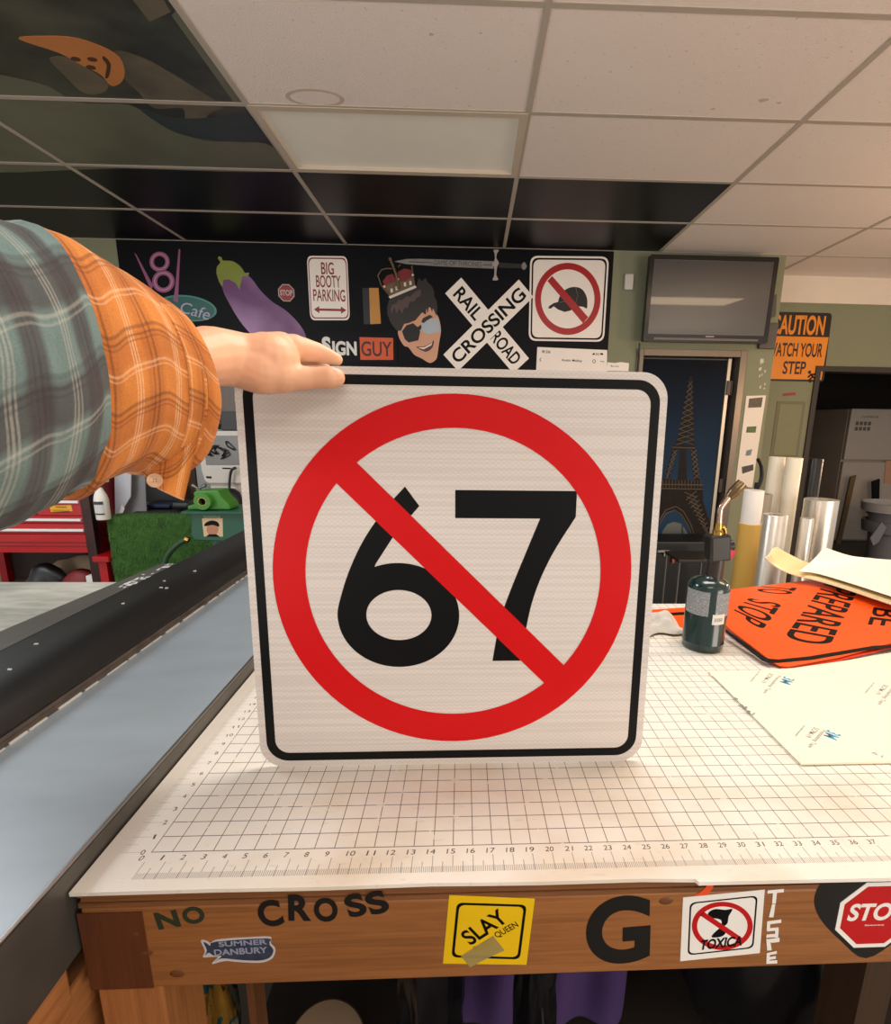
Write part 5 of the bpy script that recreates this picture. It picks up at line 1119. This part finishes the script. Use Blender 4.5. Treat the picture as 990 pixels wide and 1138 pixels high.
# ================================================================== UNDER THE BENCH
zs_ = -30.2
t = thing('foil_bag', 'crinkled shiny foil bag in red, green and gold under the bench', 'bag', (7.5, 6, zs_))
def lump(cx, cy, cz, rx, ry, rz, mt, nm, amp, fq, par=None, n=18, seed=0):
    b = MB(); b.ball((0, 0, 0), 1, n)
    for i, v in enumerate(b.v):
        d = 1+amp*mnoise.noise(v*fq+Vector((seed, 0, 0)))+amp*.5*mnoise.noise(v*fq*2.3+Vector((0, seed, 0)))
        b.v[i] = Vector((cx+v.x*rx*d, cy+v.y*ry*d, cz+v.z*rz*d))
    return b.build(nm, mt, par, smooth=30)
M_foil, h = newmat('foil', .22); v_ = h.tc.outputs['Object']; n_ = h.noise(v_, 9, 3)
rp = h.nd('ShaderNodeValToRGB'); h.lk(n_, rp.inputs[0]); cr = rp.color_ramp; cr.interpolation = 'CONSTANT'
cr.elements[0].color = lin((110, 20, 24)); cr.elements[1].position = .44; cr.elements[1].color = lin((60, 84, 60))
for p_, c_ in ((.5, (150, 150, 130)), (.56, (50, 96, 96)), (.6, (170, 126, 50))): e = cr.elements.new(p_); e.color = lin(c_)
h.lk(rp.outputs[0], h.b.inputs['Base Color']); h.b.inputs['Metallic'].default_value = .7
lump(onY(232, 1130, 5).x, 5, -19.6, 1.7, 1.7, 10, M_foil, 'bag_body', .25, 2.6, t, 26)
lump(onY(238, 1120, 5).x, 5, -9.2, 1.3, 1.1, 1.9, M_foil, 'bag_neck', .4, 3.0, t, 20, 3)
tag(lump(onY(207, 1120, 8).x+1.2, 8.4, -19.6, 1.0, 1.3, 10.5, mat('red_cloth2', (96, 18, 20), .7), 'red_bundle', .15, 1.5), 'dark red bundle behind the foil bag under the bench', 'cloth')
t = thing('wire_spool', 'pale round spool with a dark hub lying on the shelf under the bench', 'spool', (12.8, 12, zs_))
AX = Vector((.1, -.55, .83)); AX.normalize(); cS = onY(362, 1168, 9)
MB().lathe([(1.0, 0), (3.0, 0), (3.1, .25), (3.0, .5), (1.0, .5)], cS, 48, AX).build('spool_flange', mat('spool_pale', (120, 96, 70), .5), t, smooth=40)
MB().lathe([(1.2, .45), (1.2, .7), (.3, .75)], cS, 30, AX).build('hub', M_dark, t, smooth=40)
MB().lathe([(1.5, -5), (1.5, .02)], cS, 30, AX).build('spool_core', mat('spool_core', (84, 62, 44), .6), t, smooth=40)
for i, (x, y, rx, lb) in enumerate(((onY(480, 1130, 9).x, 8, 2.4, 'glossy black bag under the bench just left of the purple drape'), (onY(592, 1130, 6).x, 6, 1.4, 'black bag with hanging folds in front of the purple drape'))):
    tag(lump(x, y, -17.6, rx, 2.6, 11.2, mat('glossy_black', (16, 16, 20), .22), 'black_bag', .3, 2.2, None, 24, i*5), lb, 'bag', 'black bags under the bench')
rows = []
for j in range(10):
    rows.append([(onY(512, 1120, 12).x+i*(onY(692, 1120, 12).x-onY(512, 1120, 12).x)/17, 12+.5*math.sin(i*1.1)+.2*math.sin(j+i), -7.2-j*2.5) for i in range(18)])
tag(MB().sheet(rows, .1).build('purple_drape', mat('purple_cloth', (74, 50, 104), .85, noise=.15), smooth=80, sub=1), 'purple cloth hanging under the bench', 'cloth')
o = lump(onY(830, 1130, 12).x, 12, -18.3, 7.6, 6, 11.4, mat('bin_liner', (12, 12, 16), .3, coat=.3), 'bin_bag', .12, 1.6, None, 30, 9); tag(o, 'big shiny black bin bag under the bench below the white sticker', 'bag')
lx_ = onY(955, 1110, 2).x; MB().box(lx_, lx_+2, 2, 5, -37, -1).build('leg', wood_mat('dark_post', (44, 30, 20), (70, 48, 30), (0, 0, 1)), bench)
MB().box(-2, 80, 30, 30.6, -37, -1).build('dark_backing', mat('back_dark', (26, 19, 15), .8), bench)
dv = onY(276, 1120, 4).x; MB().box(dv, dv+.45, 4, 5.5, -30.2, -1).build('divider', wood_mat('dim_post', (84, 50, 28), (120, 76, 44), (0, 0, 1)), bench)

# ================================================================== PERSON: ARM, HAND AND PLAID SLEEVE
t = thing('person', 'person reaching in from the left in a rolled plaid flannel sleeve, holding the sign top', 'person', onY(230, 420, 2))
def H(px, py, y): return onY(px, py, y)
def rp_(px, r, y): return r*(y-CAM.y)/FPX*1.0
def capsule_mesh(chains, balls=()):
    b = MB()
    for ch in chains:
        P = [H(px, py, y) for px, py, y, r in ch]; R = [rp_(px, r, y) for px, py, y, r in ch]
        # round-cone chain: resampled balls joined by tubes
        for (p, q, a, c_) in zip(P, P[1:], R, R[1:]):
            b.tube([p, q], [a, c_], 16)
        for p, r in zip(P, R): b.ball(p, r, 9)
    for px, py, y, r, sq in balls: b.ball(H(px, py, y), rp_(px, r, y), 10, sq=sq)
    return b
chains = [
 [(178, 418, 1.2, 24), (205, 402, 3.0, 29), (236, 396, 4.6, 30), (262, 399, 5.6, 28)],          # forearm to wrist
 [(262, 400, 5.6, 27), (282, 402, 6.0, 28), (302, 402, 6.2, 29)],                                  # carpus, hand back
 [(262, 404, 5.5, 24), (292, 412, 5.7, 25), (312, 417, 5.9, 19), (324, 418, 6.15, 15)],               # thumb base
 [(324, 419, 6.15, 14.5), (338, 420, 6.35, 12.4), (348, 420, 6.45, 11.0), (356, 419.8, 6.5, 11.2), (366, 419.4, 6.56, 11.9), (373, 419.6, 6.66, 10.0)],   # thumb
 [(300, 396, 6.6, 24), (312, 391, 6.9, 19), (326, 386.5, 7.2, 14.2)],                                # index metacarpal
 [(326, 386.5, 7.2, 14), (338, 388.5, 7.6, 12), (351, 391.2, 7.95, 10.2), (363, 395.4, 8.1, 8.6), (374, 399.6, 8.15, 6.6)],   # index
 [(296, 393, 7.0, 22), (312, 386, 7.9, 16)], [(312, 386, 7.9, 14), (334, 392, 8.9, 11.5), (350, 404, 9.2, 10), (360, 412, 8.9, 8.5)],   # middle, behind the sign
 [(290, 395, 7.2, 22), (302, 390, 8.6, 15)], [(302, 390, 8.6, 13), (322, 399, 9.6, 11), (337, 411, 9.5, 9.5), (346, 420, 9.0, 8)],       # ring
 [(282, 398, 7.2, 20), (292, 396, 9.0, 13)], [(292, 396, 9.0, 11.5), (306, 406, 9.8, 9.5), (318, 417, 9.7, 8.5), (326, 424, 9.3, 7)],    # little
]
b = capsule_mesh(chains)
arm = b.build('arm_and_hand', mat('skin', (234, 178, 142), .5, noise=.1, nscale=18, bump=.12, bscale=90), t)
arm.data.materials[0].node_tree.nodes['Principled BSDF'].inputs['Subsurface Weight'].default_value = .12
arm.data.materials[0].node_tree.nodes['Principled BSDF'].inputs['Subsurface Radius'].default_value = (.012, .005, .003)
for k_, v_ in (('remesh', 'REMESH'),):
    md_ = arm.modifiers.new(k_, v_); md_.mode = 'VOXEL'; md_.voxel_size = .085*S; md_.use_smooth_shade = True
md_ = arm.modifiers.new('smooth', 'SMOOTH'); md_.factor = .6; md_.iterations = 6
# thumb nail
M_nail = mat('nail', (240, 190, 168), .25)
b = MB(); c_ = H(369.5, 419.4, 6.6)
N_ = Vector((.04, -.68, .73)).normalized(); U_ = Vector((1, .12, -.02)); U_ = (U_-N_*U_.dot(N_)).normalized(); V_ = N_.cross(U_)
rows = [[c_+U_*(.27*(i/8-.5)*2)+V_*(.2*(j/6-.5)*2*(1-.25*abs(i/8-.5)))-N_*(.10*((j/6-.5)*2)**2+.07*max(0, (i/8-.5)*2)**2) for i in range(9)] for j in range(7)]
NO_ = .585; rows = [[q_+N_*NO_ for q_ in r_] for r_ in rows]; b.sheet(rows, .06); b.build('thumb_nail', M_nail, t, smooth=60)

# plaid cloth
def plaid(name, base, dark, light, accent, su, sv, acc=.45, dk=.6, lt=.6):
    M, h = newmat(name, .92); uv = h.tc.outputs['UV']
    sx = h.nd('ShaderNodeSeparateXYZ'); h.lk(uv, sx.inputs[0])
    n_ = h.noise(uv, 2.2, 3); U = h.math('ADD', sx.outputs[0], h.math('MULTIPLY', n_, .05)); V = h.math('ADD', sx.outputs[1], h.math('MULTIPLY', n_, .05))
    def stripe(o, per, ph, wd, soft=.25):
        f = h.math('FRACT', h.math('ADD', h.math('DIVIDE', o, per), ph)); d = h.math('ABSOLUTE', h.math('SUBTRACT', f, .5))
        mr = h.nd('ShaderNodeMapRange'); mr.inputs[1].default_value = wd/2*(1+soft); mr.inputs[2].default_value = wd/2*(1-soft); mr.inputs[3].default_value = 0; mr.inputs[4].default_value = 1
        h.lk(d, mr.inputs[0]); return mr.outputs[0]
    fz = h.math('ADD', .55, h.math('MULTIPLY', h.noise(h.mapping(uv, (5, 14, 1)), 1.6, 3), .7))
    col = lin(base)
    col = h.mix(h.math('MULTIPLY', stripe(U, su, .1, .4, .25), acc), col, lin(accent))
    col = h.mix(h.math('MULTIPLY', stripe(V, sv, .3, .4, .25), acc), col, lin(accent))
    for ph, wd, c, a in ((.05, .05, dark, .8), (.16, .035, dark, .75), (.5, .035, light, .7), (.56, .03, light, .6), (.44, .03, light, .6)):
        col = h.mix(h.math('MULTIPLY', h.math('MULTIPLY', stripe(U, su, ph, wd, .5), a*(dk if c == dark else lt)), fz), col, lin(c))
    for ph, wd, c, a in ((.05, .05, dark, .8), (.15, .035, dark, .75), (.22, .025, dark, .6), (.55, .035, light, .6), (.62, .025, light, .5)):
        col = h.mix(h.math('MULTIPLY', h.math('MULTIPLY', stripe(V, sv, ph, wd, .5), a*(dk if c == dark else lt)), fz), col, lin(c))
    fl = h.math('ADD', .42, h.math('MULTIPLY', h.math('ADD', h.noise(h.mapping(uv, (5, 11, 1)), 1.6, 5), h.noise(h.mapping(uv, (.9, .5, 1)), 1.3, 3)), .58))
    col = h.mix(1.0, col, fl, 'MULTIPLY')
    h.lk(col, h.b.inputs['Base Color']); h.b.inputs['Sheen Weight'].default_value = .08; h.b.inputs['Specular IOR Level'].default_value = .15
    w1 = h.nd('ShaderNodeTexNoise'); w1.inputs['Scale'].default_value = 60; h.lk(uv, w1.inputs['Vector'])
    bp = h.nd('ShaderNodeBump'); bp.inputs['Strength'].default_value = .35; bp.inputs['Distance'].default_value = .002; h.lk(w1.outputs['Fac'], bp.inputs['Height']); h.lk(bp.outputs[0], h.b.inputs['Normal'])
    return M
M_or = plaid('plaid_orange', (208, 130, 62), (92, 50, 28), (240, 208, 172), (166, 92, 46), 2.1, 2.6, lt=.62, dk=.7)
M_gr = plaid('plaid_grey', (104, 126, 124), (44, 40, 44), (196, 190, 180), (60, 50, 52), 3.0, 3.2, acc=.72, dk=.5, lt=.5)
# sleeve rings: photo centre, half width, half height, distance
def ringp(cx, cy, hw, hh, y, n=48, amp=.0, seed=0, sk=0):
    o = onY(cx, cy, y); k = (y-CAM.y)/FPX; out = []
    for j in range(n+1):
        a = 2*math.pi*j/n+math.pi; c_, s_ = math.cos(a), math.sin(a)
        w_ = 1+amp*mnoise.noise(Vector((c_*1.5+seed, s_*1.5, y*.45)))+amp*.55*mnoise.noise(Vector((c_*3, s_*3+seed, y*.9)))
        out.append(Vector((o.x+hw*k*c_*w_, o.y+sk*s_+.0*c_, o.z+hh*k*s_*w_)))
    return out
def tube_uv(b, keys, n=48, steps=6, amp=.05, seed=0, flip=False, u0=0, th=.09, tear=None):
    K = [Vector(k[:4]+(0,)) if False else k for k in keys]
    # interpolate the keys smoothly
    segs = []
    vals = [spline([Vector((k[0], k[1], 0)) for k in keys], steps), spline([Vector((k[2], k[3], k[4])) for k in keys], steps), spline([Vector((k[5] if len(k) > 5 else 0, 0, 0)) for k in keys], steps)]
    rings = [ringp(a.x, a.y, c_.x, c_.y, c_.z, n, amp, seed, d_.x) for a, c_, d_ in zip(*vals)]
    if tear: rings = [[tear(q, i/(len(rings)-1), j/n) for j, q in enumerate(r)] for i, r in enumerate(rings)]
    L = 0; uvs = []
    for i, r in enumerate(rings):
        if i: L += (sum(r, Vector())/len(r)-sum(rings[i-1], Vector())/len(r)).length
        per = 0
        for j, q in enumerate(r):
            if j: per += (q-r[j-1]).length
            uvs.append((u0+L, per))
    b.sheet(rings, th, 0, uvs); return rings
grey = [(-560, 455, 190, 320, -14.6), (-280, 440, 150, 228, -11.5), (-112, 422, 112, 176, -8.6), (-24, 417, 84, 150, -6.2), (28, 412, 66, 137, -4.2), (56, 411, 53, 134, -3.2)]
b = MB(); tube_uv(b, grey, amp=.09, seed=1); b.build('sleeve', M_gr, t, smooth=70, sub=1)
orange = [(46, 411, 52, 132, -3.5), (62, 410, 55, 133, -3.0), (88, 407, 56, 119, -1.9), (118, 410, 56, 104, -.6), (140, 418, 56, 99, .5), (158, 425, 57, 94, 1.3, -.2), (166, 428, 57, 92, 1.6, -.25)]
def tr1(q, i, j): return q
b = MB(); tube_uv(b, orange, amp=.06, seed=4, u0=.4); b.build('rolled_sleeve', M_or, t, smooth=70, sub=1)
cuff = [(150, 420, 53, 91, .7, -.1), (166, 425, 54, 88, 1.5, -.15), (178, 431, 56, 87, 2.2, -.2), (184, 435, 52, 82, 2.9, -.2)]
b = MB(); tube_uv(b, cuff, amp=.05, seed=4, u0=2.1, th=.11); b.build('cuff', M_or, t, smooth=70, sub=1)
# hanging cuff flap with button
FK = lambda x, y, d: onY(x, y, d)
ct = [[FK(150, 505, 0.5), FK(172, 497, .9), FK(196, 482, 1.4), FK(226, 440, 2.2)],
      [FK(150, 513, .2), FK(170, 518, .4), FK(197, 505, .9), FK(223, 472, 1.7)],
      [FK(153, 520, .1), FK(168, 532, .2), FK(192, 532, .7), FK(216, 505, 1.3)],
      [FK(160, 527, .05), FK(172, 541, .1), FK(189, 550, .4), FK(203, 556, .8)]]
rows = patch(ct, 6); uvs = [(1.0+i*.22, 2.0+j*.16) for j in range(len(rows)) for i in range(len(rows[0]))]
b = MB(); b.sheet([list(r) for r in rows], .1, 0, uvs); b.build('cuff_flap', M_or, t, smooth=70)
c_ = FK(172, 534, -.05); b = MB(); ax = (CAM-c_).normalized()
b.lathe([(.02, .0), (.27, 0), (.30, .04), (.29, .09), (.22, .08), (.2, .06), (.02, .06)], c_, 28, ax); bt_ = b.build('button', mat('button_cream', (206, 164, 128), .35), t, smooth=50)
b = MB(); X_ = ax.orthogonal().normalized(); Y_ = ax.cross(X_)
for a_ in (0, 1, 2, 3): p_ = c_+ax*.06+(X_*math.cos(a_*1.57)+Y_*math.sin(a_*1.57))*.07; b.tube([p_, p_+ax*.012], .022, 8)
b.build('button_hole', mat('button_dark', (96, 66, 46), .5), bt_)
